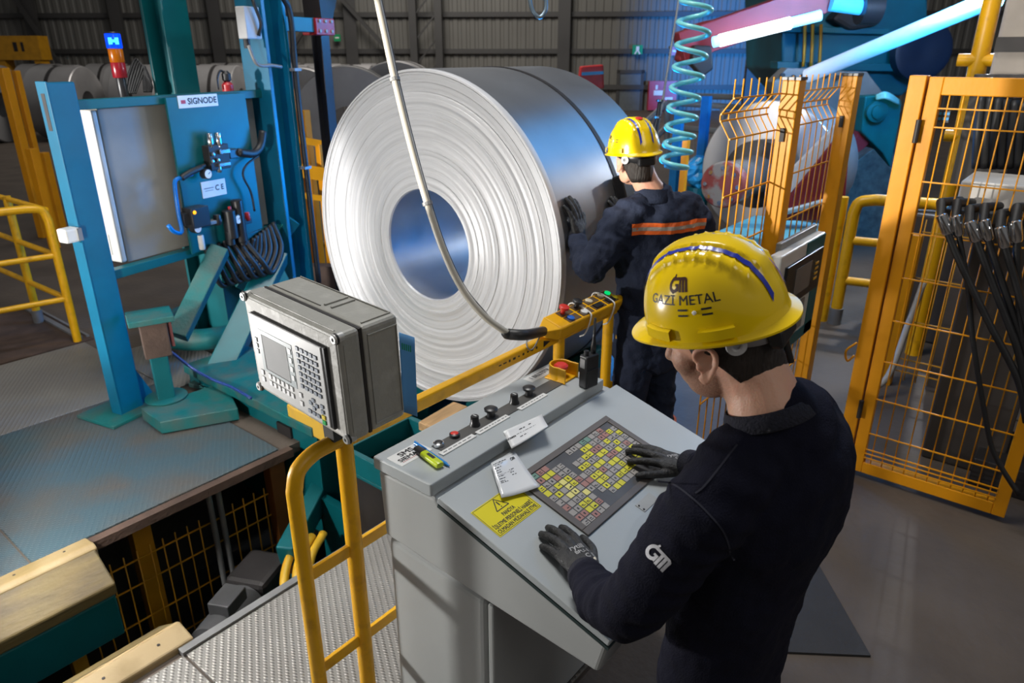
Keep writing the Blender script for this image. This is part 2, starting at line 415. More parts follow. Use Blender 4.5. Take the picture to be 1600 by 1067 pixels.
sign(989, 78, 0.40, 0.34, GRN, 'green exit sign with figure above the grey wall door', 'man')
sign(1044, 80, 0.30, 0.32, RED, 'small red fire sign above the red hose cabinet', 'bar')
sign(307, 50, 0.20, 0.20, GRN, 'tiny green sign on the wall between the teal masts', 'bar')
sign(540, 60, 0.26, 0.26, GRN, 'green wall sign above the white coil', 'bar')
c = at(1029, 150, WD-1.5); lx = c.dot(wr)
b = MB(WM); b.box2((lx-0.55, -0.7, 0.05), (lx+0.55, -0.3, 1.15)); o = b.build('fire_hose_cabinet', RED); tag(o, 'red fire hose cabinet standing beside the grey wall door', 'cabinet')
t = MB(WM); t.box2((lx-0.36, -0.71, 0.62), (lx+0.05, -0.702, 0.80)); t.box2((lx-0.30, -0.71, 0.84), (lx-0.22, -0.702, 1.0)); t.box2((lx+0.1, -0.71, 0.45), (lx+0.4, -0.702, 0.55)); t.build('lettering', WHITE, o)

# ------------------------------------------------------------------ stored coils far behind
def stored_coil(p, r, wd, ax, label):
    """lying coil, axis along ax, with bore"""
    ax = V((math.cos(ax), math.sin(ax), 0)); M = frame(V((0, 0, 1)).cross(ax), z=ax, loc=(p.x, p.y, r))
    mb = MB(M); b = 0.3*r/0.9
    mb.lathe([(b, 0), (r-0.02, 0), (r, 0.02), (r, wd-0.02), (r-0.02, wd), (b, wd)], 40, closed=True)
    t = thing('stored_coil', label, 'steel coil', (p.x, p.y, 0), 'coils stored far behind')
    mb.build('winding', GALV, t, smooth='auto')
    k = MB(M); k.lathe([(r+0.004, wd*0.46), (r+0.01, wd*0.46), (r+0.01, wd*0.54), (r+0.004, wd*0.54)], 40, closed=True); k.build('strap', DARK, t, smooth='auto')
    return t
lab = ['first', 'second', 'third', 'fourth', 'fifth', 'sixth', 'seventh', 'eighth', 'ninth', 'tenth', 'eleventh', 'twelfth']
rdir = V((math.cos(math.radians(-25)), math.sin(math.radians(-25)), 0))
for row, (D0, px0, n_) in enumerate(((18.5, -60, 6), (21.0, -40, 7), (23.5, -50, 6))):
    s0 = at(px0, 200, D0)
    for i in range(n_):
        stored_coil(s0+rdir*1.95*i, 0.92, 1.2, math.radians(-50), 'grey stored coil, %s from the left in the %s row' % (lab[i], ('near', 'middle', 'far')[row]))
p = at(545, 200, 12.5); stored_coil(p, 0.97, 1.4, math.radians(48), 'brownish stored coil just left of the big white coil')
p = at(475, 200, 16.2); stored_coil(p, 0.93, 1.4, math.radians(48), 'stored coil behind the dark mast')
p = at(620, 190, 15.5); stored_coil(p, 1.0, 1.4, math.radians(40), 'dark coil peeping over the white coil')
# yellow tong of a crane, resting far left
t = thing('coil_tong', 'dull yellow coil lifting tong far left above the stored coils', 'coil tong', at(35, 100, 27))
b = MB(frame(wr, z=(0, 0, 1), loc=at(32, 75, 27))); b.box2((-0.85, -0.3, -0.42), (0.95, 0.3, 0.42)); b.build('beam', DORA, t)
b = MB(frame(wr, z=(0, 0, 1), loc=at(32, 75, 27))); b.box2((-0.05, -0.31, -0.12), (0.10, -0.302, 0.2)); b.box2((0.25, -0.31, -0.12), (0.35, -0.302, 0.2)); b.build('mark', DARK, t)
b = MB(frame(wr, z=(0, 0, 1), loc=at(32, 75, 27))); b.box2((-0.8, -0.25, -2.4), (-0.55, 0.25, -0.42)); b.box2((0.6, -0.25, -2.4), (0.85, 0.25, -0.42)); b.build('leg', DORA, t)
# ------------------------------------------------------------------ big steel coil on its cradle
XF, YC, ZC, RO, RI, CW = 2.68, 2.77, 1.148, 0.908, 0.305, 1.0
def coil_mats():
    m = mat('coil_edge_steel', (0.62, 0.62, 0.63), 0.42, 0.25, var=0)
    n = m.node_tree.nodes; L = m.node_tree.links; p = n['Principled BSDF']
    tc = n.new('ShaderNodeTexCoord'); sp = n.new('ShaderNodeSeparateXYZ'); L.new(tc.outputs['Object'], sp.inputs[0])
    cb = n.new('ShaderNodeCombineXYZ'); L.new(sp.outputs[1], cb.inputs[0]); L.new(sp.outputs[2], cb.inputs[1])
    ln = n.new('ShaderNodeVectorMath'); ln.operation = 'LENGTH'; L.new(cb.outputs[0], ln.inputs[0])
    c2 = n.new('ShaderNodeCombineXYZ'); L.new(ln.outputs['Value'], c2.inputs[0])
    t0 = n.new('ShaderNodeTexNoise'); t0.inputs['Scale'].default_value = 2.2; L.new(tc.outputs['Object'], t0.inputs[0])
    mu = n.new('ShaderNodeMath'); mu.operation = 'MULTIPLY'; mu.inputs[1].default_value = 0.05; L.new(t0.outputs[0], mu.inputs[0]); L.new(mu.outputs[0], c2.inputs[1])
    t = n.new('ShaderNodeTexNoise'); t.inputs['Scale'].default_value = 34; t.inputs['Detail'].default_value = 9; t.inputs['Roughness'].default_value = 0.7
    L.new(c2.outputs[0], t.inputs[0])
    r = n.new('ShaderNodeValToRGB'); e = r.color_ramp.elements; e[0].position = 0.34; e[0].color = (0.56, 0.56, 0.57, 1); e[1].position = 0.58; e[1].color = (0.72, 0.72, 0.73, 1)
    L.new(t.outputs[0], r.inputs[0]); L.new(r.outputs[0], p.inputs['Base Color'])
    b = n.new('ShaderNodeBump'); b.inputs['Strength'].default_value = 0.22; b.inputs['Distance'].default_value = 0.004; L.new(t.outputs[0], b.inputs['Height']); L.new(b.outputs[0], p.inputs['Normal'])
    s = mat('coil_wrap_steel', (0.36, 0.37, 0.39), 0.36, 0.85, var=0.10, scale=3, bump=0.03, bscale=14)
    return m, s
EDGE, WRAP = coil_mats()
t = thing('steel_coil', 'huge bright steel coil with strapped outer wrap, white wound end face and blue bore', 'steel coil', (XF+CW/2, YC, ZC-RO))
CM = frame((0, 1, 0), z=(1, 0, 0), loc=(XF, YC, ZC))
CM = Matrix(((0, 0, 1, XF), (1, 0, 0, YC), (0, 1, 0, ZC), (0, 0, 0, 1)))
rnd = random.Random(3); prof = [(RI, 0.012)]; r = RI+0.004
off = 0.0
while r < RO-0.03:
    w_ = rnd.choice((0.004, 0.006, 0.009, 0.014)); off = max(-0.004, min(0.008, off+rnd.uniform(-0.0014, 0.0014)))
    o2 = off + (0.004 if rnd.random() < 0.06 else 0)
    prof += [(r, o2), (r+w_-0.001, o2)]; r += w_
prof += [(RO-0.026, -0.006), (RO-0.016, -0.006), (RO-0.0155, 0.006), (RO-0.013, 0.006), (RO-0.0125, -0.008), (RO-0.003, -0.006), (RO, 0.002)]
mb = MB(CM); mb.lathe(prof+[(RO, 0.03)], 128, closed=False); mb.f = mb.f[:-2]
org = (XF, YC, ZC)
ORG[t] = V(org); t.location = org
mb.build('wound_end_face', EDGE, t, smooth='auto')
mb = MB(CM); mb.lathe([(RO, 0.03), (RO+0.0005, 0.05), (RO+0.0005, CW-0.01), (RO-0.01, CW), (RI, CW)], 128); mb.f = mb.f[:-2]; mb.build('outer_wrap', WRAP, t, smooth='auto')
mb = MB(CM); mb.lathe([(RI, CW), (RI, 0.012)], 96); mb.f = mb.f[:-2]; mb.build('bore_wrap', mat('bore_steel', (0.45, 0.46, 0.48), 0.42, 0.6, var=0.1, scale=4), t, smooth='auto')
mb = MB(CM); mb.lathe([(RO+0.0005, 0.56), (RO+0.004, 0.56), (RO+0.004, 0.592), (RO+0.0005, 0.592)], 128, closed=True); mb.build('steel_strap', DARK, t, smooth='auto')
# strap buckle at the worker's face
mb = MB(); a_ = math.radians(197)
CR = lambda deg, x, rr=RO: V((XF+x, YC+rr*math.cos(math.radians(deg)), ZC+rr*math.sin(math.radians(deg))))

# strapping hand tool on the strap
tool = thing('strapping_tool', 'black strapping tool held against the strap of the coil', 'tool', CR(160, 0.575))
Mt = frame((1, 0, 0), z=(0, math.cos(math.radians(160)), math.sin(math.radians(160))), loc=CR(160, 0.575, RO+0.004))
b = MB(Mt); b.box((0, 0, 0.03), (0.10, 0.16, 0.06)); b.build('body', BLKP, tool, bevel=0.008)
b = MB(Mt); b.tube(crv([(0.0, -0.05, 0.06), (0.01, -0.08, 0.13), (0.02, -0.04, 0.19)]), 0.014); b.build('lever', DARK, tool, smooth=True)

# cradle: sloped teal blocks with liners and side beams over the pit
t = thing('coil_cradle', 'teal cradle of sloped blocks carrying the big coil over the pit', 'cradle', (3.2, YC, -0.3))
for s in (-1, 1):
    b = MB(Matrix(((0, 0, 1, 0), (1, 0, 0, YC), (0, 1, 0, 0), (0, 0, 0, 1))))
    pr_ = [(s*0.16, -0.9), (s*0.62, -0.9), (s*0.62, 0.42), (s*0.56, 0.42), (s*0.16, 0.20)]
    b.prism(pr_ if s > 0 else pr_[::-1], 2.78, 3.6); b.build('sloped_block', TEAL, t, bevel=0.01)
b = MB(); b.box2((2.72, YC-0.75, -1.35), (3.66, YC+0.75, -0.88)); b.build('base', TEAL, t)

# ------------------------------------------------------------------ control console
X0, X1 = 1.19, 2.13
t = thing('control_console', 'grey steel control console with touch screen and sloped lid', 'control console', (1.65, 1.2, 0))
YZ = lambda x: Matrix(((0, 0, 1, x), (1, 0, 0, 0), (0, 1, 0, 0), (0, 0, 0, 1)))
lidz = lambda y: 0.962-(1.228-y)*0.288
b = MB(YZ(0)); b.prism([(1.475, 0.722), (1.487, 0.955), (1.245, 0.955), (1.228, 0.938), (0.662, 0.778), (0.686, 0.672), (1.06, 0.692)], X0, X1); b.build('upper_housing', GREYP, t, bevel=0.012, seg=3)
b = MB(YZ(0)); b.prism([(1.470, 0.05), (1.470, 0.716), (1.065, 0.688), (1.065, 0.05)], X0+0.004, X1-0.004); b.build('lower_cabinet', GREYP, t, bevel=0.02, seg=3)
b = MB(YZ(0)); b.prism([(1.058, 0.06), (1.058, 0.680), (1.036, 0.678), (1.036, 0.06)], X0+0.006, X1-0.01); b.build('door', GREYP, t, bevel=0.006)
b = MB(); b.box2((X0+0.02, 1.06, 0.0), (X1-0.02, 1.45, 0.05)); b.build('plinth', DARK, t)
b = MB(); b.box2((X0-0.006, 1.252, 0.958), (X1-0.04, 1.498, 1.0)); shelf = b.build('rear_shelf', LIDG, t, bevel=0.005)
LM = frame((1, 0, 0), z=(0, -0.288, 1), loc=(X0, 0.655, lidz(0.655)))       # lid plane, local x right, y up the slope
LL = 0.573*math.hypot(1, 0.288)
b = MB(LM); b.box2((0.0, 0.0, -0.022), (X1-X0+0.02, LL+0.005, 0.0)); lid = b.build('sloped_lid', LIDG, t, bevel=0.004)
b = MB(LM); b.box2((0.0, -0.003, -0.034), (X1-X0, LL, -0.024)); b.build('lid_gasket', mat('gasket_green', (0.012, 0.03, 0.03), 0.6), t)
def lp(px, py):
    """pixel to lid-plane local"""
    d = FW*FPX + RT*(px-800) - UP*(py-533.5); n = LM.to_3x3() @ V((0, 0, 1)); p0 = LM.translation
    return LM.inverted() @ (CO + d*((p0-CO).dot(n)/d.dot(n)))
# touch screen
sy0, sy1 = (0.878-0.655)*1.0407, (1.148-0.655)*1.0407; sx0, sx1 = 1.424-X0, 1.94-X0
b = MB(LM)
for a in ((sx0, sy0, sx1, sy0+0.022), (sx0, sy1-0.022, sx1, sy1), (sx0, sy0+0.022, sx0+0.024, sy1-0.022), (sx1-0.024, sy0+0.022, sx1, sy1-0.022)):
    b.box2((a[0], a[1], 0), (a[2], a[3], 0.007))
b.build('screen_bezel', mat('bezel_taupe', (0.115, 0.10, 0.09), 0.45), t, bevel=0.002)
b = MB(LM); ax0, ax1, ay0, ay1 = sx0+0.024, sx1-0.024, sy0+0.022, sy1-0.022
b.box2((ax0, ay0, 0.0005), (ax1, ay1, 0.003)); scr = b.build('touch_screen', mat('screen_grey', (0.10, 0.10, 0.105), 0.4, var=0.2, scale=9, spec=0.3), t)
KM = {'y': mat('key_yellow', (0.62, 0.58, 0.05), 0.4, var=0.06, spec=0.3), 'Y': mat('key_pale_yellow', (0.70, 0.64, 0.22), 0.4, var=0.06, spec=0.3), 'g': mat('key_grey', (0.33, 0.31, 0.29), 0.4, var=0.1, spec=0.3),
      'r': mat('key_pink', (0.36, 0.19, 0.165), 0.4, var=0.1, spec=0.3), 'o': mat('key_orange', (0.95, 0.20, 0.02), 0.3, var=0), 't': mat('key_green', (0.16, 0.27, 0.22), 0.4, var=0.1, spec=0.3)}
NC, NR = 18, 10
kw, kh = (ax1-ax0)/NC, (ay1-ay0)/NR
rk = random.Random(11); protos = {}
rows = ["gtrr  ..gggttggr  ", "gryygg....yyggrryg", "yggrgg.ggyyrrgyggy", "ygyYyg.yyggyyggygg", "gygYyrgggyygrrygrg",
        "ggYYgrryyrgyygggyg", "rgggYggyygggyggyry", "ggyyg.gyggyyyyyygo", "rryyr..gyyggg.....", "ggrgg............."]
for j in range(NR):
    for i in range(NC):
        k = rows[j][i]
        if k in ' .': continue
        cx = ax0+(i+0.5)*kw; cy = ay1-(j+0.5)*kh
        if k not in protos:
            q = MB(LM); q.box((cx, cy, 0.0036), (kw*0.86, kh*0.82, 0.0016)); protos[k] = (q.build('key', KM[k], scr), cx, cy)
        else:
            o, x0_, y0_ = protos[k]; clone_part(o, LM.to_3x3() @ V((cx-x0_, cy-y0_, 0)))
q = MB(LM)
for j in range(NR):
    for i in range(NC):
        if rows[j][i] in ' .o': continue
        cx = ax0+(i+0.5)*kw; cy = ay1-(j+0.5)*kh; a = rk.random()
        if a < 0.5: q.box((cx+rk.uniform(-.2, .2)*kw, cy+rk.uniform(-.15, .15)*kh, 0.0046), (kw*0.35, kh*0.12, 0.0004))
        if a < 0.3: q.box((cx, cy-0.2*kh, 0.0046), (kw*0.5, kh*0.08, 0.0004))
        if a > 0.8: q.box((cx, cy, 0.0046), (kw*0.2, kh*0.35, 0.0004))
o = q.build('key_print', INK, scr); o['kind'] = 'stuff'
# warning sticker on the lid
wx0, wx1, wy0, wy1 = 1.222-X0, 1.408-X0, (1.030-0.655)*1.041, (1.138-0.655)*1.041
b = MB(LM); b.box2((wx0, wy0, 0.0004), (wx1, wy1, 0.0012)); st = b.build('warning_sticker', mat('sticker_yellow', (0.72, 0.62, 0.01), 0.35, var=0.03), t)
b = MB(LM)
for a in ((wx0+.003, wy0+.003, wx1-.003, wy0+.0045), (wx0+.003, wy1-.0045, wx1-.003, wy1-.003), (wx0+.003, wy0+.003, wx0+.0045, wy1-.003), (wx1-.0045, wy0+.003, wx1-.003, wy1-.003)): b.box2((a[0], a[1], .0012), (a[2], a[3], .0015))
wc = (wx0+wx1)/2
tri = [(wc-0.030, wy1-0.045), (wc+0.022, wy1-0.045), (wc-0.004, wy1-0.006)]
for i in range(3):
    a_, b_ = tri[i], tri[(i+1) % 3]; b.bar((a_[0], a_[1], .0014), (b_[0], b_[1], .0014), 0.003, 0.0004)
b.box((wc-0.004, wy1-0.025, .0014), (0.004, 0.016, .0004)); b.box((wc-0.004, wy1-0.039, .0014), (0.004, 0.004, .0004))
b.build('warning_print', INK, st)
for s_, yy, sz in (('PANOYA', wy0+0.050, 0.0185), ('İŞLETME PERSONELİ HABERİ', wy0+0.031, 0.0185), ('OLMADAN MÜDAHALE ETME', wy0+0.013, 0.0185)):
    text('lettering', s_, sz, LM @ Matrix.Translation((wc, yy, 0.0016)), INK, st, bold=0.0005, sx=0.69)
# metal data plate near the right hand
q = lp(1003, 792); b = MB(LM); b.box((q.x+0.03, q.y, 0.001), (0.085, 0.035, 0.002)); dp = b.build('data_plate', mat('alu_plate', (0.40, 0.41, 0.41), 0.6, 0.0), t)
b = MB(LM); b.cyl((q.x-0.006, q.y+0.008, 0.002), (q.x-0.006, q.y+0.008, 0.004), 0.003, 8); b.cyl((q.x-0.006, q.y-0.010, 0.002), (q.x-0.006, q.y-0.010, 0.004), 0.003, 8); b.build('rivet', DARK, dp)
# button strip on the rear shelf
zt = 1.0
ya, yb = 1.345, 1.400
b = MB(); b.box2((1.335, ya, zt), (2.02, yb, zt+0.003)); strip = b.build('button_strip', mat('strip_grey', (0.075, 0.073, 0.07), 0.5), t)
yline = 1.385
def bx_at(px, py, z=1.02): return atz(px, py, z).x
for px, py, kind in ((694, 692, 'blk'), (719, 678, 'red'), (750, 660, 'key'), (773, 645, 'mush'), (813, 626, 'key'), (833, 612, 'mush')):
    p = atz(px, py, 1.02); x = p.x; y = yline
    M_ = Matrix.Translation((x, y, zt+0.003)); g = MB(M_)
    if kind in ('blk', 'red'):
        g.lathe([(0.017, 0), (0.017, 0.010), (0.013, 0.012), (0.013, 0.008)], 24); o = g.build('push_button', CHROME if kind == 'blk' else BLKP, t, smooth='auto')
        g = MB(M_); g.lathe([(0.0125, 0.006), (0.0125, 0.0125), (0.010, 0.014)], 20); g.build('button_cap', BLKP if kind == 'blk' else REDB, o, smooth='auto', label='red button cap' if kind == 'red' else None)
    elif kind == 'key':
        g.lathe([(0.018, 0), (0.017, 0.006), (0.014, 0.010), (0.0135, 0.032), (0.012, 0.034)], 24); o = g.build('selector_switch', BLKP, t, smooth='auto')
        g = MB(M_); g.box((0, 0, 0.0345), (0.004, 0.014, 0.002)); g.build('switch_mark', WHITE, o)
    else:
        g.lathe([(0.014, 0), (0.013, 0.018), (0.022, 0.020), (0.023, 0.028), (0.017, 0.032)], 28); g.build('mushroom_button', BLKP, t, smooth='auto')
for (pa, pb) in (((691, 712), (745, 683)), ((750, 680), (797, 652)), ((813, 641), (856, 618))):
    xa, xb = atz(*pa, zt).x, atz(*pb, zt).x
    b = MB(); b.box2((xa, 1.332, zt), (xb, 1.353, zt+0.004)); o = b.build('label_strip', WHITE, t)
    g = MB(); xx = xa+0.012
    while xx < xb-0.012:
        w_ = rnd.uniform(0.006, 0.018); g.box((xx+w_/2, 1.3425, zt+0.0042), (w_, 0.004, 0.0005)); xx += w_+0.006
    o2 = g.build('label_print', STEELG, o); o2['kind'] = 'stuff'
# emergency stop with yellow shroud
es = V((2.0, 1.385, zt))
g = MB(Matrix.Translation(es))
outer = [(0.045*math.cos(a), 0.045*math.sin(a)) for a in [math.radians(k) for k in range(-20, 201, 11)]]
outer = [(0.045, -0.05)]+outer+[(-0.045, -0.05)]
inn = [(x*0.84, y*0.84 if y > 0 else y) for x, y in outer]
poly = outer+inn[::-1]
g.prism(poly, 0.0, 0.058); g.box((0, 0.0, 0.004), (0.088, 0.088, 0.008)); o = g.build('stop_shroud', YEL, t, bevel=0.003)
g = MB(Matrix.Translation(es)); g.lathe([(0.012, 0), (0.012, 0.034), (0.026, 0.040), (0.027, 0.050), (0.020, 0.056)], 28); g.build('stop_button', REDB, t, smooth='auto')
# maker's labels on the shelf
b = MB(); b.box2((1.200, 1.385, zt), (1.325, 1.455, zt+0.0012)); o = b.build('maker_label', WHITE, t)
text('lettering', 'SMS', 0.030, Matrix.Translation((1.262, 1.436, zt+0.0015)), INK, o, bold=0.0012, sx=1.15)
text('lettering', 'SIEMAG', 0.024, Matrix.Translation((1.258, 1.411, zt+0.0015)), INK, o, bold=0.0010, sx=1.15)
b = MB(); b.box2((1.215, 1.398, zt+.0012), (1.30, 1.3995, zt+.0016)); b.build('label_rule', RED, o)
b = MB(); b.box2((1.90, 1.44, zt), (2.05, 1.485, zt+0.0012)); o = b.build('maker_label', WHITE, t)
text('lettering', '1 BILLTSTR', 0.026, Matrix.Translation((1.975, 1.464, zt+0.0015)), INK, o, bold=0.0006, sx=0.95)

# ---- things lying on the console
hl = thing('highlighter_pen', 'chunky lime-yellow highlighter with black cap on the shelf end', 'highlighter', atz(668, 716, 1.0))
a_, b_ = atz(651, 700, 1.012), atz(688, 727, 1.012)
d_ = (b_-a_); Mh = frame(d_, z=(0, 0, 1), loc=a_)
LIME = mat('lime_plastic', (0.50, 0.62, 0.02), 0.3, var=0.03)
l_ = d_.length
def rings_local(M, spec, n=16, sq=2.6):
    out = []
    for x, ry, rz in spec:
        rr = []
        for k in range(n):
            a = 2*math.pi*k/n; c, s = math.cos(a), math.sin(a)
            rr.append(M @ V((x, math.copysign(abs(c)**(2/sq), c)*ry, math.copysign(abs(s)**(2/sq), s)*rz)))
        out.append(rr)
    return out
g = MB(); g.rings(rings_local(Mh, ((l_*0.30, 0.011, 0.008), (l_*0.32, 0.014, 0.010), (l_*0.95, 0.014, 0.010), (l_, 0.012, 0.008)))); g.build('barrel', LIME, hl, smooth='auto')
g = MB(); g.rings(rings_local(Mh, ((-0.002, 0.008, 0.006), (0.0, 0.011, 0.008), (l_*0.30, 0.0135, 0.0095)))); g.build('cap', BLKP, hl, smooth='auto')
g = MB(Mh); g.box((l_*0.62, 0, 0.0105), (0.035, 0.010, 0.0006)); g.build('print', INK, hl)
bp_ = thing('ballpoint_pen', 'thin blue pen lying beside the lime highlighter', 'pen', atz(676, 711, 1.0))
a_, b_ = atz(648, 692, 1.006), atz(702, 728, 1.006)
g = MB(); g.tube([a_, a_.lerp(b_, 0.2), b_.lerp(a_, 0.1), b_], [0.005, 0.0055, 0.0055, 0.002], 12); g.build('barrel', mat('blue_plastic', (0.02, 0.22, 0.62), 0.25, var=0.03), bp_, smooth='auto')
g = MB(); g.bar(a_+V((0, 0, 0.007)), a_.lerp(b_, 0.35)+V((0, 0, 0.007)), 0.003, 0.002); g.build('clip', mat('blue_plastic', (0, 0, 0)), bp_)
def sheet(name, corners, label, cat, m, n=8, lift=0.006):
    """slightly wavy thin sheet through four corners (TL, TR, BR, BL) with thickness"""
    TL, TR, BR, BL = corners; nrm = (TR-TL).cross(BL-TL).normalized()
    if nrm.z < 0: nrm = -nrm
    top = []
    for j in range(n+1):
        for i in range(n+1):
            u, v = i/n, j/n; p = TL.lerp(TR, u).lerp(BL.lerp(BR, u), v)
            top.append(p+nrm*(0.002+lift*0.5*(1+math.sin(u*4.1+v*2.3+1))*(0.3+0.7*abs(v-0.5)*2)))
    N = n+1; vs = top+[p-nrm*0.0008 for p in top]; fs = []
    for j in range(n):
        for i in range(n):
            a = j*N+i; fs.append((a, a+1, a+N+1, a+N)); k = N*N; fs.append((k+a, k+a+N, k+a+N+1, k+a+1))
    for i in range(n):
        for a, b in ((i, i+1), (n*N+i+1, n*N+i), ((i+1)*N, i*N), (i*N+n, (i+1)*N+n)): fs.append((a, b, b+N*N, a+N*N))
    mb = MB(); mb.add(vs, fs); o = mb.build(name, m, smooth=True); tag(o, label, cat)
    return o, (lambda u, v: TL.lerp(TR, u).lerp(BL.lerp(BR, u), v)+nrm*(0.0028+lift*0.5*(1+math.sin(u*4.1+v*2.3+1))*(0.3+0.7*abs(v-0.5)*2)))
def print_on(fn, parent, rows_, logo=(0.8, 0.06, 0.16), seed=1):
    rr = random.Random(seed); mb = MB()
    for v0, a, b, h in rows_:
        x = a
        while x < b:
            w_ = rr.uniform(0.03, 0.10); e = min(b, x+w_)
            mb.add([fn(x, v0), fn(e, v0), fn(e, v0+h), fn(x, v0+h)], [(0, 1, 2, 3)]); x = e+rr.uniform(0.015, 0.04)
    o = mb.build('printed_lines', INK, parent); o['kind'] = 'stuff'
    vs, fs = gm_logo(logo[2]); mb = MB(); mb.add([fn(min(1, logo[0]+x*0.75), logo[1]-y*0.55) for x, y, z in vs], fs); mb.build('logo', INK, parent)
LW = lambda x, y, z=0.0: LM @ V((x, y, z))
cs = []
for px, py, z in ((748, 717, 0.0), (803, 709, 0.0), (842, 767, 0.0), (782, 783, 0.0)):
    q = lp(px, py); cs.append(LW(q.x, min(q.y, LL-0.004), 0.0085))
o, fn = sheet('printed_sheet', cs, 'white printed label sheet in a plastic sleeve on the sloped lid', 'paper', mat('sleeve_paper', (0.72, 0.74, 0.76), 0.12, var=0.03, coat=0.6), lift=0.008)
print_on(fn, o, [(0.07, 0.05, 0.55, 0.018), (0.12, 0.05, 0.4, 0.01), (0.19, 0.06, 0.3, 0.018), (0.26, 0.10, 0.24, 0.016), (0.32, 0.10, 0.26, 0.016), (0.39, 0.08, 0.6, 0.006), (0.42, 0.12, 0.3, 0.016), (0.42, 0.5, 0.62, 0.016), (0.49, 0.12, 0.32, 0.016), (0.49, 0.52, 0.66, 0.016), (0.56, 0.12, 0.28, 0.016), (0.60, 0.12, 0.34, 0.016), (0.35, 0.5, 0.66, 0.014)], logo=(0.79, 0.13, 0.12), seed=4)
cs = [atz(786, 676, 1.003), atz(846, 648, 1.003), atz(856, 668, 1.003), atz(799, 702, 0.985)]
o, fn = sheet('printed_slip', cs, 'white printed slip lying over the step between shelf and lid', 'paper', PAPER, lift=0.004)
print_on(fn, o, [(0.45, 0.25, 0.75, 0.02), (0.25, 0.35, 0.5, 0.05), (0.22, 0.6, 0.7, 0.05), (0.65, 0.3, 0.5, 0.04)], logo=(0.12, 0.5, 0.16), seed=9)
# handheld radio
rp = atz(919, 603, 1.0)
t = thing('two_way_radio', 'black handheld two-way radio standing on the shelf with thin aerial', 'radio', rp)
M_ = rotz(-12, rp) @ Matrix.Scale(1.15, 4)
g = MB(M_); g.box((0, 0, 0.055), (0.055, 0.034, 0.11)); rb = g.build('body', BLKP, t, bevel=0.006, seg=3)
g = MB(M_); g.box((0, -0.0175, 0.035), (0.046, 0.004, 0.06)); g.build('battery_pack', BLACK, t, bevel=0.002)
g = MB(M_); g.tube([(0.016, 0, 0.11), (0.016, 0, 0.135), (0.017, 0, 0.16), (0.018, 0, 0.225)], [0.008, 0.008, 0.005, 0.004], 12); g.build('aerial', BLKP, t, smooth=True)
g = MB(M_); g.cyl((-0.014, 0, 0.11), (-0.014, 0, 0.125), 0.008, 16); g.build('knob', BLKP, t, smooth='auto')
g = MB(M_); g.box((-0.0285, 0.0, 0.085), (0.003, 0.020, 0.03)); g.build('clip', STEELG, t)
g = MB(M_); g.box((0.016, -0.001, 0.185), (0.004, 0.010, 0.045)); 

# ------------------------------------------------------------------ yellow handrail behind the console
RY = 1.575
t = thing('handrail', 'yellow tube handrail behind the console with ladder-like rungs and end loop', 'handrail', (1.9, RY, 0))
g = MB(); g.tube([(0.955, RY, 0.0), (0.955, RY, 0.96)]+crv([(0.955, RY, 0.96), (0.975, RY, 1.02), (1.03, RY, 1.05), (1.09, RY, 1.055)], 5)+[(1.16, RY, 1.055)], 0.024, 16); g.build('end_loop', YEL, t, smooth='auto')
g = MB(); g.box2((1.12, RY-0.012, 1.02), (2.70, RY+0.024, 1.07)); g.build('top_rail', YEL, t, bevel=0.008)
for z in (0.655, 0.285):
    g = MB(); g.bar((0.97, RY, z), (2.70, RY, z), 0.014, 0.042); g.build('rung', YEL, t, bevel=0.002)
for x, y, zt_ in ((1.142, RY, 1.05), (2.255, RY, 1.05), (2.64, RY, 1.03), (2.745, RY-0.01, 1.05)):
    g = MB(); g.cyl((x, y, 0), (x, y, zt_), 0.027 if x < 2 else 0.024, 16); g.build('post', YEL, t, smooth='auto')
g = MB(); g.tube(crv([(2.60, RY, 1.055), (2.70, RY, 1.075), (2.742, RY-0.005, 1.06), (2.745, RY-0.01, 1.0)], 5), 0.027, 14); g.build('end_bend', YEL, t, smooth='auto')
# worn lettering marks on the rail
g = MB()
for k in range(9): g.box((1.86+k*0.028, RY-0.0125, 1.048), (rnd.uniform(0.008, 0.02), 0.001, rnd.uniform(0.004, 0.010)))
g.prism([(2.13, 1.035), (2.175, 1.048), (2.13, 1.062)], RY-0.0130, RY-0.0122, Matrix(((1, 0, 0, 0), (0, 0, 1, 0), (0, 1, 0, 0), (0, 0, 0, 1))))
g.build('worn_print', INK, t, kind='stuff')
# blue card hanging behind the operator box
q = [at(624, 518, 1.985), at(648, 527, 1.985), at(653, 650, 2.05), at(630, 643, 2.05)]
o, fn = sheet('blue_card', [q[0], q[1], q[2], q[3]], 'blue card with green print hanging behind the operator box', 'card', mat('blue_card', (0.10, 0.32, 0.66), 0.5, var=0.05), lift=0.004)
g = MB()
for k in range(5): g.add([fn(0.15+k*0.13, 0.12), fn(0.22+k*0.13, 0.12), fn(0.22+k*0.13, 0.2), fn(0.15+k*0.13, 0.2)], [(0, 1, 2, 3)])
g.build('print', mat('green_sign', (0, 0, 0)), o)

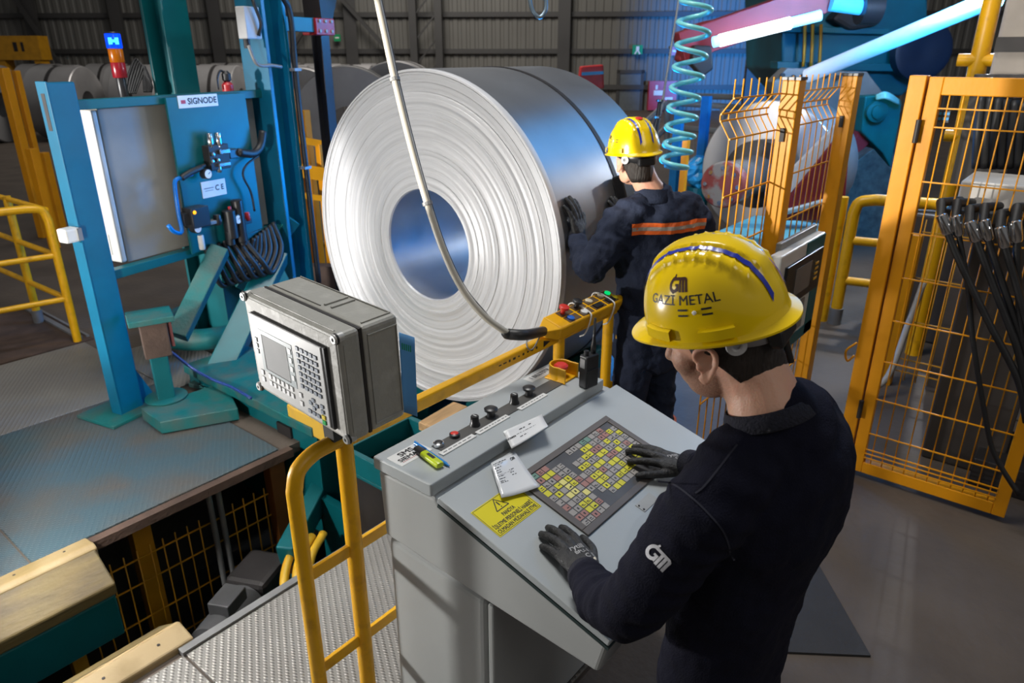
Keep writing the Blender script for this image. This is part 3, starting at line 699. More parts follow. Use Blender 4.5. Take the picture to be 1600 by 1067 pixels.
# ------------------------------------------------------------------ grey operator box on the rail post
BO = V((0.994, 1.342, 1.182)); W_, H_, D_b = 0.457, 0.310, 0.188
Rm = Matrix.Rotation(-0.06, 3, 'Z') @ Matrix.Rotation(-0.047, 3, 'Y') @ Matrix.Rotation(0.031, 3, 'X')
BMx = Matrix.Translation(BO) @ Rm.to_4x4()     # local x depth to the back, y along the front (left in view), z up
t = thing('operator_box', 'grey moulded operator box with keypad and display on the rail post', 'operator panel', BO)
g = MB(BMx); g.box2((0.0, 0, 0), (0.066, W_, H_)); g.build('box_cover', BOXG, t, bevel=0.014, seg=3)
g = MB(BMx); g.box2((0.070, 0.002, 0.002), (D_b, W_-0.002, H_-0.002)); g.build('box_body', BOXG, t, bevel=0.014, seg=3)
g = MB(BMx); g.box2((0.064, 0.004, 0.004), (0.073, W_-0.004, H_-0.004)); g.build('seal', DARK, t)
g = MB(BMx); g.box2((-0.001, 0.012, 0.012), (0.003, W_-0.012, H_-0.012)); g.build('cover_front', BOXF, t, bevel=0.002)
# raised ribs on top and side
g = MB(BMx)
for a, b2 in (((0.085, 0.20, H_-0.002), (0.088, W_-0.02, H_+0.002)), ((0.175, 0.02, H_-0.002), (0.178, W_-0.02, H_+0.002)), ((0.085, 0.02, H_-0.002), (0.178, 0.024, H_+0.002)), ((0.095, 0.16, H_-0.002), (0.17, 0.168, H_+0.003)), ((0.095, 0.19, H_-0.002), (0.17, 0.198, H_+0.003)),
             ((0.010, 0.03, H_-0.002), (0.014, W_-0.03, H_+0.002))): g.box2(a, b2)
for a, b2 in (((0.085, -0.002, 0.025), (0.088, 0.003, H_-0.025)), ((0.175, -0.002, 0.025), (0.178, 0.003, H_-0.025)), ((0.085, -0.002, 0.022), (0.178, 0.003, 0.026)), ((0.085, -0.002, H_-0.03), (0.178, 0.003, H_-0.026)), ((0.012, -0.002, 0.03), (0.015, 0.003, H_-0.03))): g.box2(a, b2)
g.build('rib', BOXG, t, bevel=0.001)
for y_, z_ in ((0.012, 0.012), (W_-0.012, 0.012), (0.012, H_-0.012), (W_-0.012, H_-0.012)):
    g = MB(BMx @ Matrix.Translation((0, y_, z_)) @ Matrix.Rotation(-math.pi/2, 4, 'Y')); g.lathe([(0.013, -0.02), (0.013, 0.006), (0.011, 0.008), (0.005, 0.008), (0.005, 0.002)], 20); o = g.build('cover_screw', mat('screw_grey', (0.45, 0.45, 0.44), 0.4, 0.3), t, smooth='auto')
    g = MB(BMx @ Matrix.Translation((0, y_, z_)) @ Matrix.Rotation(-math.pi/2, 4, 'Y')); g.lathe([(0.0135, -0.004), (0.0150, -0.003), (0.0150, 0.001), (0.0135, 0.002)], 20); g.build('screw_ring', BLACK, o, smooth='auto')
# keypad panel
g = MB(BMx); g.box2((-0.010, 0.052, 0.026), (0.0, 0.410, 0.264)); g.build('panel_frame', BLKP, t, bevel=0.003)
g = MB(BMx); g.box2((-0.013, 0.066, 0.030), (-0.006, 0.414, 0.262)); kp = g.build('keypad', mat('keypad_pale', (0.55, 0.55, 0.54), 0.4, var=0.03), t, bevel=0.002)
g = MB(BMx); g.box2((-0.0142, 0.205, 0.095), (-0.013, 0.375, 0.225)); g.build('display_surround', mat('surround_grey', (0.36, 0.40, 0.41), 0.4), kp)
g = MB(BMx); g.box2((-0.0150, 0.232, 0.106), (-0.0142, 0.356, 0.212)); g.build('display', mat('display_grey', (0.50, 0.50, 0.50), 0.15, var=0.06, scale=8), kp)
g = MB(BMx); g.box2((-0.0156, 0.354, 0.106), (-0.0150, 0.358, 0.212)); g.box2((-0.0156, 0.232, 0.1045), (-0.0150, 0.356, 0.107)); g.build('display_edge', INK, kp)
WK = mat('white_key', (0.82, 0.82, 0.82), 0.4, var=0); GK = mat('grey_key', (0.26, 0.29, 0.34), 0.4, var=0.1)
def keyrow(ys, zs, w_, h_, m):
    proto = None
    for z_ in zs:
        for y_ in ys:
            if proto is None:
                g = MB(BMx); g.box((-0.0145, y_, z_), (0.003, w_, h_)); proto = (g.build('key', m, kp), y_, z_)
            else: clone_part(proto[0], Rm @ V((0, y_-proto[1], z_-proto[2])))
keyrow([0.345-0.0222*k for k in range(6)], (0.086, 0.064), 0.013, 0.015, WK)
keyrow([0.385], (0.086, 0.064), 0.013, 0.015, WK)
keyrow([0.216], (0.205, 0.178, 0.152, 0.125), 0.013, 0.016, WK)
keyrow([0.192], (0.082, 0.056), 0.013, 0.015, WK)
keyrow([0.392], (0.150, 0.168, 0.186), 0.010, 0.013, WK)
keyrow([0.155-0.0205*k for k in range(4)], [0.226-0.0185*k for k in range(7)], 0.013, 0.011, GK)
keyrow([0.176], [0.226-0.0185*k for k in range(7)], 0.011, 0.011, GK)
keyrow([0.155-0.0205*k for k in range(3)], (0.047,), 0.013, 0.011, GK)
keyrow([0.146, 0.118], (0.076,), 0.012, 0.011, GK); keyrow([0.132], (0.088, 0.064), 0.012, 0.011, GK); keyrow([0.092], (0.084, 0.068), 0.012, 0.011, GK)
keyrow([0.090], (0.052,), 0.014, 0.013, mat('key_amber', (0.72, 0.56, 0.03), 0.4, var=0)); keyrow([0.090], (0.037,), 0.014, 0.013, mat('key_go_green', (0.02, 0.42, 0.09), 0.4, var=0))
g = MB(BMx); g.box2((0.075, 0.205, -0.12), (0.125, 0.255, -0.004)); g.box2((0.05, 0.19, -0.012), (0.14, 0.27, 0.002)); g.build('mount_plate', BLACK, t)

# ------------------------------------------------------------------ crane pendant on the rail, with its cable
pa, pb = V((2.185, RY-0.005, 1.10)), V((2.66, RY-0.005, 1.10))
Mp = frame(pb-pa, z=(0, -0.30, 1), loc=pa); pl_ = (pb-pa).length
t = thing('crane_pendant', 'yellow crane pendant with coloured buttons tied on the handrail, its long cable rising', 'pendant control', pa)
g = MB(Mp); g.box2((0.0, -0.05, -0.036), (pl_, 0.05, 0.024)); g.build('case', YEL, t, bevel=0.010, seg=3)
g = MB(Mp); g.rings([[V((x, y, z)) for y, z in ((-w_, -h_), (w_, -h_), (w_, h_*0.6), (-w_, h_*0.6))] for x, w_, h_ in ((-0.055, 0.02, 0.02), (0.005, 0.048, 0.035))]); g.build('cable_neck', YEL, t, bevel=0.004)
g = MB(Mp)
for k in range(4):
    for s in (-1, 1): g.box((0.115+k*0.098, s*0.0215, 0.0245), (0.084, 0.036, 0.003))
g.build('button_plate', mat('pendant_brown', (0.10, 0.06, 0.03), 0.5), t)
cols = [[('mush', REDB), ('mush', BLKP), ('but', mat('cream_button', (0.55, 0.48, 0.34), 0.4)), ('but', mat('cream_button', (0, 0, 0)))], [('but', mat('blue_button', (0.02, 0.12, 0.5), 0.35)), ('but', WHITE), ('flat', BLKP), ('flat', BLKP)]]
for r_, s in ((0, 1), (1, -1)):
    for k in range(4):
        kd, m_ = cols[r_][k]; M_ = Mp @ Matrix.Translation((0.10+k*0.098, s*0.0215, 0.026)); g = MB(M_)
        if kd == 'mush': g.lathe([(0.010, 0), (0.010, 0.022), (0.021, 0.024), (0.021, 0.034), (0.015, 0.037)], 20)
        elif kd == 'but': g.lathe([(0.0165, 0), (0.0165, 0.007), (0.012, 0.009)], 20)
        else: g.box((0.01, 0, 0.003), (0.055, 0.026, 0.006))
        g.build('button', m_, t, smooth='auto')
for s, m_ in ((1, mat('lit_green_button', (0.0, 0.5, 0.12), 0.4, var=0, emit=(0.0, 0.8, 0.2), es=0.8)), (-1, mat('yellow_button', (0.75, 0.6, 0.02), 0.4))):
    g = MB(Mp @ Matrix.Translation((0.445, s*0.02, 0.026))); g.lathe([(0.014, 0), (0.014, 0.006), (0.010, 0.008)], 18); g.build('button', m_, t, smooth='auto')
for xx in (0.20, 0.385):
    pts = [(xx, 0.055, -0.04), (xx, 0.058, 0.02), (xx+0.01, 0.03, 0.033), (xx+0.012, -0.03, 0.033), (xx+0.005, -0.058, 0.02), (xx, -0.058, -0.06), (xx-0.005, -0.04, -0.085)]
    g = MB(Mp); g.tube(crv(pts, 4), 0.0035, 8); g.build('cable_tie', WHITE, t, smooth=True)
# cable
cp = [at(848, 520, 2.60), at(822, 523, 2.57), at(795, 522, 2.55), at(757, 494, 2.52), at(722, 451, 2.50), at(694, 394, 2.48), at(668, 318, 2.46), at(642, 226, 2.44), at(617, 124, 2.42), at(602, 55, 2.40), at(586, -20, 2.38), at(570, -110, 2.36)]
cp[0] = Mp @ V((-0.05, 0, 0))
g = MB(); g.tube(crv(cp[2:], 8), 0.0125, 12); g.build('cable', CABLE, t, smooth=True)
g = MB(); g.tube(crv([p+V((0.012, -0.004, 0.0)) for p in cp[3:]], 8), 0.004, 8); g.build('strain_wire', DARK, t, smooth=True)
g = MB(); g.tube(crv(cp[:3]+[cp[2].lerp(cp[3], 0.1)], 6), [0.020]*19, 14); g.build('cable_boot', BLACK, t, smooth='auto')
for k in (6, 8):
    p = cp[k]; d_ = (cp[k+1]-cp[k-1]).normalized(); g = MB(); g.cyl(p-d_*0.006, p+d_*0.006, 0.018, 12); g.build('cable_clip', STEELG, t)
g = MB(); g.tube(crv([Mp @ V((-0.06, 0.0, -0.01)), Mp @ V((-0.14, -0.03, -0.035)), Mp @ V((-0.17, -0.02, -0.02)), Mp @ V((-0.13, 0.02, 0.0))], 6), 0.003, 8); g.build('tie_wire', STEELG, t, smooth=True)
# ------------------------------------------------------------------ strapping machine frame on the left
U13 = V((math.cos(math.radians(13)), math.sin(math.radians(13)), 0))
SM = frame(U13, z=(0, 0, 1), loc=(1.6, 4.48, 0))        # local x along the frame, y away, z up
SN = SM.to_3x3() @ V((0, 1, 0))
def sp(px, py, yo=0.0):
    d = FW*FPX + RT*(px-800) - UP*(py-533.5); p0 = SM.translation+SN*yo
    return SM.inverted() @ (CO + d*((p0-CO).dot(SN)/d.dot(SN)))
t = thing('strapping_machine', 'blue and teal steel frame of columns and beams carrying the grey cabinet', 'machine frame', SM.translation)
g = MB(SM); g.box2((-0.075, -0.08, 0.02), (0.085, 0.0, 1.985)); g.build('left_column', BLUE, t, bevel=0.008)
g = MB(SM); g.box2((-0.078, -0.084, 0.02), (-0.070, 0.004, 1.99)); g.build('column_flange', BLUE, t, bevel=0.002)
g = MB(SM); g.box2((-0.0795, -0.055, 1.74), (-0.0775, -0.025, 1.93)); g.build('slot', DARK, t)
g = MB(SM); g.box2((-0.20, -0.17, 0.013), (0.24, 0.17, 0.035)); g.build('base_plate', TEALW, t, bevel=0.004)
g = MB(SM @ Matrix(((1, 0, 0, 0), (0, 0, 1, 0), (0, 1, 0, 0), (0, 0, 0, 1)))); g.prism([(0.085, 0.035), (0.20, 0.035), (0.085, 0.30)], -0.052, -0.028); g.build('gusset', BLUE, t)
g = MB(SM); g.box2((0.08, -0.03, 1.835), (1.52, 0.03, 1.888)); g.build('top_beam', TEAL, t, bevel=0.004)
g = MB(SM); g.box2((0.08, -0.04, 0.86), (1.52, 0.03, 0.915)); g.build('bottom_beam', TEAL, t, bevel=0.004)
g = MB(SM); g.box2((1.50, -0.12, 0.0), (1.535, 0.12, 3.3)); g.box2((1.70, -0.12, 0.0), (1.735, 0.12, 3.3)); g.box2((1.53, -0.015, 0.0), (1.705, 0.015, 3.3)); g.build('right_column', BLUE, t, bevel=0.004)
a = sp(266, 70, 0.5); g = MB(SM); g.box2((a.x-0.11, 0.40, 0.0), (a.x+0.11, 0.425, 3.3)); g.box2((a.x-0.11, 0.58, 0.0), (a.x+0.11, 0.605, 3.3)); g.box2((a.x-0.012, 0.42, 0), (a.x+0.012, 0.585, 3.3)); g.build('rear_column', TEAL, t, bevel=0.004)
a = sp(355, 470, 0.3); g = MB(SM); g.box2((a.x-0.09, 0.22, 0.0), (a.x+0.09, 0.40, 0.9)); g.build('centre_column', TEAL, t, bevel=0.004)
g = MB(SM); g.bar((0.86, -0.10, 0.88), (0.36, -0.16, 0.42), 0.12, 0.10, up=(0.5, 0, 0.6)); g.build('brace', TEALW, t, bevel=0.006)
g = MB(SM); g.bar((1.42, -0.06, 0.70), (0.54, -0.22, 0.03), 0.17, 0.15, up=(0.5, 0, 0.6)); g.build('brace', TEAL, t, bevel=0.006)
g = MB(SM); g.bar((1.60, -0.08, 0.95), (1.25, 0.2, 0.45), 0.12, 0.10, up=(0.5, 0, 0.6)); g.build('brace', TEAL, t, bevel=0.006)
g = MB(SM); g.box2((0.42, -0.36, 0.02), (0.74, -0.10, 0.05)); g.build('foot_plate', TEALW, t, bevel=0.003)
g = MB(); c = atz(330, 505, 0.12); g.tube([c+V((0.36*math.cos(k*math.pi/16), 0.36*math.sin(k*math.pi/16), 0)) for k in range(32)], 0.085, 10, closed=True); g.build('floor_ring', TEALW, t, smooth=True)
# bracket to the dark mast with red clamp
mx = sp(507, 130, 0.1).x
g = MB(SM); g.box2((1.73, -0.05, 2.28), (mx-0.22, 0.05, 2.38)); g.build('bracket', TEAL, t, bevel=0.004)
g = MB(SM); g.box2((mx-0.24, -0.07, 2.26), (mx-0.02, 0.07, 2.38)); o = g.build('clamp', RED, t, bevel=0.006)
g = MB(SM)
for x_ in (mx-0.20, mx-0.13, mx-0.06):
    for z_ in (2.29, 2.36): g.cyl((x_, -0.068, z_), (x_, -0.08, z_), 0.012, 8)
g.build('bolt', mat('dull_bolt', (0.3, 0.28, 0.26), 0.5), o)
m_ = thing('mast', 'dark steel mast with blue lit edge between teal column and coil', 'mast', SM @ V((mx, 0.12, 0)))
g = MB(SM); g.box2((mx-0.05, 0.05, 0.0), (mx+0.05, 0.06, 2.35)); g.box2((mx-0.05, 0.14, 0.0), (mx+0.05, 0.15, 2.35)); g.box2((mx-0.006, 0.06, 0.0), (mx+0.006, 0.14, 2.35)); g.build('section', mat('mast_steel', (0.05, 0.05, 0.055), 0.4, 0.5), m_, bevel=0.003)
g = MB(SM @ Matrix(((1, 0, 0, 0), (0, 0, 1, 0), (0, 1, 0, 0), (0, 0, 0, 1)))); g.prism([(mx-0.06, 2.35), (mx+0.06, 2.35), (mx+0.25, 2.75), (mx+0.25, 3.2), (mx-0.10, 3.2)], 0.02, 0.19); g.build('head_plate', DARK, m_)
# column cables and the small white box
t = thing('cable_run', 'black cable clipped down the side of the right teal column', 'cable', SM @ V((1.74, -0.1, 0)))
g = MB(SM); g.tube(crv([(1.55, -0.16, 2.62), (1.66, -0.17, 2.50), (1.735, -0.16, 2.36), (1.735, -0.15, 1.9), (1.745, -0.15, 1.2), (1.75, -0.15, 0.4)], 8), 0.022, 10); g.build('cable', BLACK, t, smooth=True)
g = MB(SM); g.tube(crv([(1.36, -0.10, 2.18), (1.40, -0.12, 2.06), (1.52, -0.14, 2.05), (1.60, -0.15, 2.04)], 6), 0.012, 8); g.build('conduit', STEELG, t, smooth=True)
g = MB(SM)
for z_ in (2.02, 1.32): g.box((1.74, -0.15, z_), (0.07, 0.05, 0.02))
g.build('clip', STEELG, t)
t = thing('junction_box', 'pale junction box on the left flange of the right teal column', 'junction box', SM @ V((1.43, -0.1, 2.2)))
g = MB(SM); g.box2((1.34, -0.12, 2.22), (1.48, -0.04, 2.42)); b_ = g.build('box', mat('pale_grey', (0.42, 0.42, 0.42), 0.5), t, bevel=0.006)
g = MB(SM); g.cyl((1.37, -0.08, 2.23), (1.37, -0.08, 2.16), 0.022, 12); g.build('gland', BLACK, t)
g = MB(SM); g.tube(crv([(1.44, -0.125, 2.24), (1.45, -0.15, 2.32), (1.41, -0.15, 2.43), (1.43, -0.11, 2.5)], 6), 0.012, 8); g.build('cable', BLACK, t, smooth=True)
g = MB(SM); g.box2((-0.17, -0.10, 1.145), (-0.08, -0.02, 1.225)); t = g.build('sensor_box', CREAM, bevel=0.012); tag(t, 'small cream sensor box on the left edge of the blue column', 'sensor')
g = MB(SM); g.box2((-0.10, -0.105, 1.15), (-0.076, -0.015, 1.22)); g.build('bracket', STEELG, t)

# electrical cabinet
t = thing('electrical_cabinet', 'grey and cream electrical cabinet hung in the blue frame', 'cabinet', SM @ V((0.85, 0.2, 0.92)))
g = MB(SM); g.box2((0.26, 0.035, 0.918), (1.47, 0.42, 1.832)); g.build('body', CABG, t, bevel=0.006)
g = MB(SM); g.box2((0.215, 0.03, 0.925), (0.255, 0.425, 1.825)); dr = g.build('door', CREAM, t, bevel=0.012)
g = MB(SM)
for k in range(9): g.box2((0.212, 0.26, 1.60+k*0.016), (0.216, 0.36, 1.608+k*0.016))
g.build('vent', STEELG, dr)
g = MB(SM); g.box2((0.211, 0.10, 0.97), (0.216, 0.20, 1.10)); h_ = g.build('handle_recess', CREAM, dr, bevel=0.003)
g = MB(SM); g.box2((0.209, 0.125, 0.985), (0.2115, 0.175, 1.085)); g.build('handle_plate', WOOD, dr)
g = MB(SM); g.box2((0.26, 0.035, 1.832), (1.47, 0.42, 1.845)); g.build('top_sheet', mat('beige_sheet', (0.36, 0.30, 0.24), 0.5), t)

# valve panel with pneumatics
t = thing('valve_panel', 'teal panel with pneumatic valves, gauges and labels on the cabinet', 'valve panel', SM @ V((0.98, -0.06, 0.9)))
VP = MB(SM @ Matrix(((1, 0, 0, 0), (0, 0, 1, 0), (0, 1, 0, 0), (0, 0, 0, 1))))
VP.prism([(0.66, 0.885), (1.31, 0.93), (1.31, 1.875), (0.66, 1.875)], -0.062, -0.045); VP.build('panel', TEAL, t, bevel=0.002)
Tf = lambda x, z, y=-0.064: SM @ frame((1, 0, 0), z=(0, -1, 0), loc=(x, y, z))
def plate_label(x0, x1, z0, z1): 
    g = MB(SM); g.box2((x0, -0.066, z0), (x1, -0.062, z1)); return g.build('label', WHITE, t)
a, b2 = sp(277, 152, -.064), sp(341, 165, -.064)
o = plate_label(a.x, b2.x, b2.z, a.z+0.008); cx, cz = (a.x+b2.x)/2, (a.z+b2.z)/2+0.004
text('lettering', 'SIGNODE', 0.052, Tf(cx+0.03, cz, -.067), INK, o, bold=0.0015, sx=1.05)
g = MB(SM); g.box((cx-0.12, -0.0672, cz), (0.035, 0.001, 0.022)); g.build('emblem', RED, o)
a, b2 = sp(314, 288, -.064), sp(354, 300, -.064)
o = plate_label(a.x, b2.x, b2.z-0.012, a.z+0.012); cx, cz = (a.x+b2.x)/2, (a.z+b2.z)/2
text('lettering', 'C E', 0.05, Tf(cx+0.045, cz, -.067), INK, o, bold=0.0012)
g = MB(SM); g.box((cx-0.045, -0.0672, cz+0.008), (0.08, 0.001, 0.006)); g.box((cx-0.045, -0.0672, cz-0.008), (0.07, 0.001, 0.004)); g.build('print', STEELG, o)
def blk(px, py, w_, h_, d_, m, name, bev=0.005):
    a = sp(px, py, -0.09); g = MB(SM); g.box2((a.x-w_/2, -0.064-d_, a.z-h_/2), (a.x+w_/2, -0.062, a.z+h_/2)); return g.build(name, m, t, bevel=bev)
def can(px, py, r, h_, m, name, par=None):
    a = sp(px, py, -0.10); g = MB(SM); g.lathe([(r*0.8, a.z-h_/2), (r, a.z-h_/2+0.006), (r, a.z+h_/2-0.006), (r*0.8, a.z+h_/2)], 16, M=Matrix.Translation((a.x, -0.11, 0))); return g.build(name, m, par or t, smooth='auto')
def gauge(px, py, r):
    a = sp(px, py, -0.14); g = MB(Tf(a.x, a.z, -0.13)); g.lathe([(r, -0.03), (r, 0.01), (r*0.9, 0.012)], 20); o = g.build('gauge', BLKP, t, smooth='auto')
    g = MB(Tf(a.x, a.z, -0.13)); g.lathe([(r*0.82, 0.0125), (r*0.8, 0.014)], 20); g.build('gauge_face', WHITE, o, smooth='auto')
    g = MB(Tf(a.x, a.z, -0.13)); g.bar((0, 0, 0.0145), (r*0.5, r*0.35, 0.0145), 0.004, 0.001); g.build('gauge_needle', INK, o)
blk(338, 245, 0.17, 0.16, 0.06, DARK, 'valve_block'); blk(343, 236, 0.09, 0.03, 0.08, CHROME, 'valve_bar'); blk(343, 256, 0.10, 0.025, 0.08, CHROME, 'valve_bar')
can(326, 219, 0.022, 0.09, CHROME, 'cylinder'); can(339, 218, 0.022, 0.09, CHROME, 'cylinder')
for px, py in ((332, 241), (331, 252), (340, 250)):
    a = sp(px, py, -.13); g = MB(Tf(a.x, a.z, -0.13)); g.lathe([(0.014, 0), (0.014, 0.012), (0.008, 0.016)], 12); g.build('fitting', CHROME, t, smooth='auto')
blk(362, 240, 0.08, 0.06, 0.05, BLKP, 'coupling'); blk(371, 238, 0.025, 0.05, 0.055, CHROME, 'coupling_ring'); can(340, 262, 0.018, 0.06, CHROME, 'silencer'); gauge(325, 272, 0.034)
blk(304, 338, 0.14, 0.13, 0.09, BLKP, 'regulator'); blk(288, 342, 0.06, 0.08, 0.06, BLKP, 'regulator_end')
a = sp(304, 332, -.155); g = MB(Tf(a.x, a.z, -0.155)); g.lathe([(0.013, 0), (0.010, 0.006)], 14); g.build('indicator', mat('amber_lamp', (0.9, 0.35, 0.0), 0.3, var=0, emit=(1, 0.4, 0.0), es=1.2), t, smooth='auto')
gauge(309, 357, 0.033); can(313, 378, 0.020, 0.10, CREAM, 'filter_bowl'); blk(329, 347, 0.14, 0.025, 0.06, STEELG, 'pipe'); can(338, 343, 0.025, 0.07, BLKP, 'valve')
can(358, 350, 0.045, 0.20, BLKP, 'filter'); can(372, 345, 0.04, 0.30, BLKP, 'lubricator'); can(358, 372, 0.03, 0.10, BLACK, 'bowl'); can(377, 372, 0.03, 0.10, BLACK, 'bowl'); gauge(372, 343, 0.034)
can(385, 338, 0.018, 0.06, RED, 'red_knob'); can(357, 326, 0.012, 0.03, RED, 'red_knob'); blk(384, 345, 0.08, 0.04, 0.05, BLKP, 'valve')
ptb = [sp(*q, -.10) for q in ((300, 272), (285, 277), (274, 282), (274, 300), (279, 335), (284, 362), (272, 362), (263, 352))]
g = MB(SM); g.tube(crv(ptb, 4), 0.013, 8); g.build('blue_tube', mat('blue_tube', (0.0, 0.14, 0.5), 0.35), t, smooth=True)
for pts, r_ in ((((315, 262), (300, 268), (288, 275), (284, 278)), 0.02), (((372, 238), (395, 240), (407, 228), (411, 205)), 0.028), (((404, 243), (385, 258), (380, 275), (392, 300), (398, 330)), 0.008), (((320, 258), (305, 265), (292, 272)), 0.012)):
    g = MB(SM); g.tube(crv([sp(*q, -.11) for q in pts], 6), r_, 10); g.build('hose', BLACK, t, smooth=True)
for k in range(7):
    a, b2 = sp(322+k*9, 392-k*3, -.05), sp(396+k*5, 372-k*4, -.05); lo = sp(352+k*9, 446-k*4, -.05)
    g = MB(SM); g.tube(crv([a+V((0, 0, 0.03)), a.lerp(lo, 0.5)-V((0.02, 0.02*k, 0.02)), lo+V((0, -0.02*k, 0)), lo.lerp(b2, 0.55)+V((0.05, -0.015*k, -0.03)), b2], 8), 0.020, 8); g.build('hanging_hose', BLACK, t, smooth=True)

# signal tower and red canister on the cabinet
p = SM @ V((0, 0, 0)); p = at(193, 146, 4.78); c = V((p.x, p.y, 1.848))
t = thing('signal_tower', 'signal tower with lit blue lamp over amber and red on the cabinet', 'signal lamp', c)
Z0 = c.z; hh = [0.0, 0.13, 0.215, 0.30, 0.40]
def ring_seg(z0, z1, r, m, name):
    g = MB(Matrix.Translation((c.x, c.y, 0))); g.lathe([(r*0.95, Z0+z0), (r, Z0+z0+0.005), (r, Z0+z1-0.005), (r*0.95, Z0+z1)], 20); return g.build(name, m, t, smooth='auto')
ring_seg(0.0, 0.13, 0.03, BLKP, 'stem'); ring_seg(0.13, 0.225, 0.045, mat('red_lens', (0.30, 0.01, 0.02), 0.25, var=0.05), 'red_lens'); ring_seg(0.225, 0.31, 0.045, mat('amber_lens', (0.55, 0.14, 0.0), 0.25, var=0.05), 'amber_lens')
ring_seg(0.31, 0.40, 0.048, mat('blue_lens_lit', (0.0, 0.05, 0.7), 0.2, var=0, emit=(0.0, 0.06, 1.0), es=1.0), 'blue_lens'); ring_seg(0.40, 0.41, 0.05, BLKP, 'cap')
dv = V((-c.x, -c.y, 0)).normalized(); sd = V((0, 0, 1)).cross(dv)
g = MB(); 
for s in (-1, 1):
    q = c+dv*0.040+sd*0.018*s; g.lathe([(0.012, 0.335), (0.012, 0.375)], 12, M=Matrix.Translation(q))
g.bar(c+dv*0.049-sd*0.02+V((0, 0, 0.355)), c+dv*0.049+sd*0.02+V((0, 0, 0.355)), 0.006, 0.016)
g.build('lit_filament', mat('lamp_cyan', (0.1, 0.8, 1), 0.3, var=0, emit=(0.05, 0.75, 1.0), es=1.2), t)
g = MB(); 
for k in range(6): g.tube(crv([at(196+k*3, 146, 4.85+0.02*k), at(200+k*5, 120-k*2, 4.9+.02*k), at(212+k*3, 92+k*3, 5.0), at(222+k*3, 112+k*4, 5.0), at(226+k*2, 144, 5.0)], 5), 0.008, 6)
o = g.build('cable_bundle', BLACK); tag(o, 'bundle of thin black cables arching beside the signal tower', 'cables')
p = at(357, 143, 4.95); c2 = V((p.x, p.y, 1.848)); t = thing('red_canister', 'small red canister with black top on the cabinet', 'canister', c2)
g = MB(Matrix.Translation(c2)); g.lathe([(0.035, 0), (0.038, 0.01), (0.038, 0.08), (0.02, 0.10)], 16); g.build('body', RED, t, smooth='auto')
g = MB(Matrix.Translation(c2)); g.lathe([(0.02, 0.10), (0.03, 0.11), (0.03, 0.15), (0.012, 0.17)], 14); g.tube(crv([(0, 0, 0.15), (-0.04, 0, 0.17), (-0.07, 0, 0.12), (-0.075, 0, 0.05)], 5), 0.008, 8); g.build('top', BLACK, t, smooth='auto')

# ------------------------------------------------------------------ short teal post with brown box on its base
bp0 = atz(262, 630, 0.06)
t = thing('short_post', 'short teal post with brown box under a cap, on a round base', 'post', (bp0.x, bp0.y, 0.013))
zc_ = aty(238, 492, bp0.y).z; zb_ = aty(245, 545, bp0.y).z
R20 = rotz(-20, (bp0.x, bp0.y, 0))
g = MB(R20); g.box2((-0.05, -0.05, 0.10), (0.05, 0.05, zc_)); g.build('post', TEAL, t, bevel=0.006)
g = MB(R20); g.box2((-0.075, -0.11, zb_-0.02), (0.075, 0.0, zc_-0.02)); g.build('brown_box', RUST, t, bevel=0.006)
g = MB(R20); g.box2((0.08, -0.09, zb_+0.03), (0.10, 0.03, zc_-0.03)); g.build('side_plate', mat('maroon_plate', (0.12, 0.03, 0.03), 0.6), t)
g = MB(R20); g.box2((-0.13, -0.13, zc_-0.02), (0.12, 0.10, zc_+0.015)); g.build('cap_plate', TEALW, t, bevel=0.004)
g = MB(Matrix.Translation((bp0.x, bp0.y, 0))); g.lathe([(0.12, 0.10), (0.125, 0.105), (0.125, 0.112), (0.11, 0.116)], 28); g.build('base_disc', TEALW, t, smooth='auto')
# base beams of the coil station
t = thing('station_base', 'long teal base beam of the coil station running towards the console', 'base beam', (2.2, 3.9, 0))
g = MB(); q = [atz(220, 640, 0.09), atz(250, 662, 0.09), atz(372, 640, 0.09), atz(352, 598, 0.09)]
g.rings([[V((p.x, p.y, 0.02)) for p in q], [V((p.x, p.y, 0.10)) for p in q]]); g.build('base_plate', TEALW, t, bevel=0.006)
g = MB(); g.box2((2.05, 3.12, 0.10), (2.52, 4.55, 0.16)); g.build('top_flange', TEALW, t, bevel=0.006)
g = MB(); g.box2((2.08, 3.12, -0.6), (2.48, 4.55, 0.10)); g.build('web', TEAL, t, bevel=0.004)
g = MB(); g.box2((2.05, 2.35, -0.95), (2.10, 3.12, -0.30)); g.build('lower_web', TEAL, t)
g = MB(); g.box2((2.065, 3.36, -0.02), (2.08, 3.50, 0.07)); g.build('slot', DARK, t)
g = MB(); g.box2((2.06, 2.92, 0.10), (2.30, 3.36, 0.235)); o = g.build('stop_block', mat('stop_yellow', (0.66, 0.40, 0.05), 0.5, scale=8, col2=(0.5, 0.3, 0.08), wear=(0.5, 0.7)), bevel=0.012); tag(o, 'worn yellow stop block bolted on the teal beam below the operator box', 'stop block')
g = MB()
for y_ in (3.02, 3.22): g.cyl((2.18, y_, 0.2355), (2.18, y_, 0.237), 0.022, 14)
g.build('bolt_hole', DARK, o)
g = MB(); g.box2((2.06, 2.6, -0.25), (2.36, 2.92, 0.12)); g.build('bracket', TEAL, t, bevel=0.01)
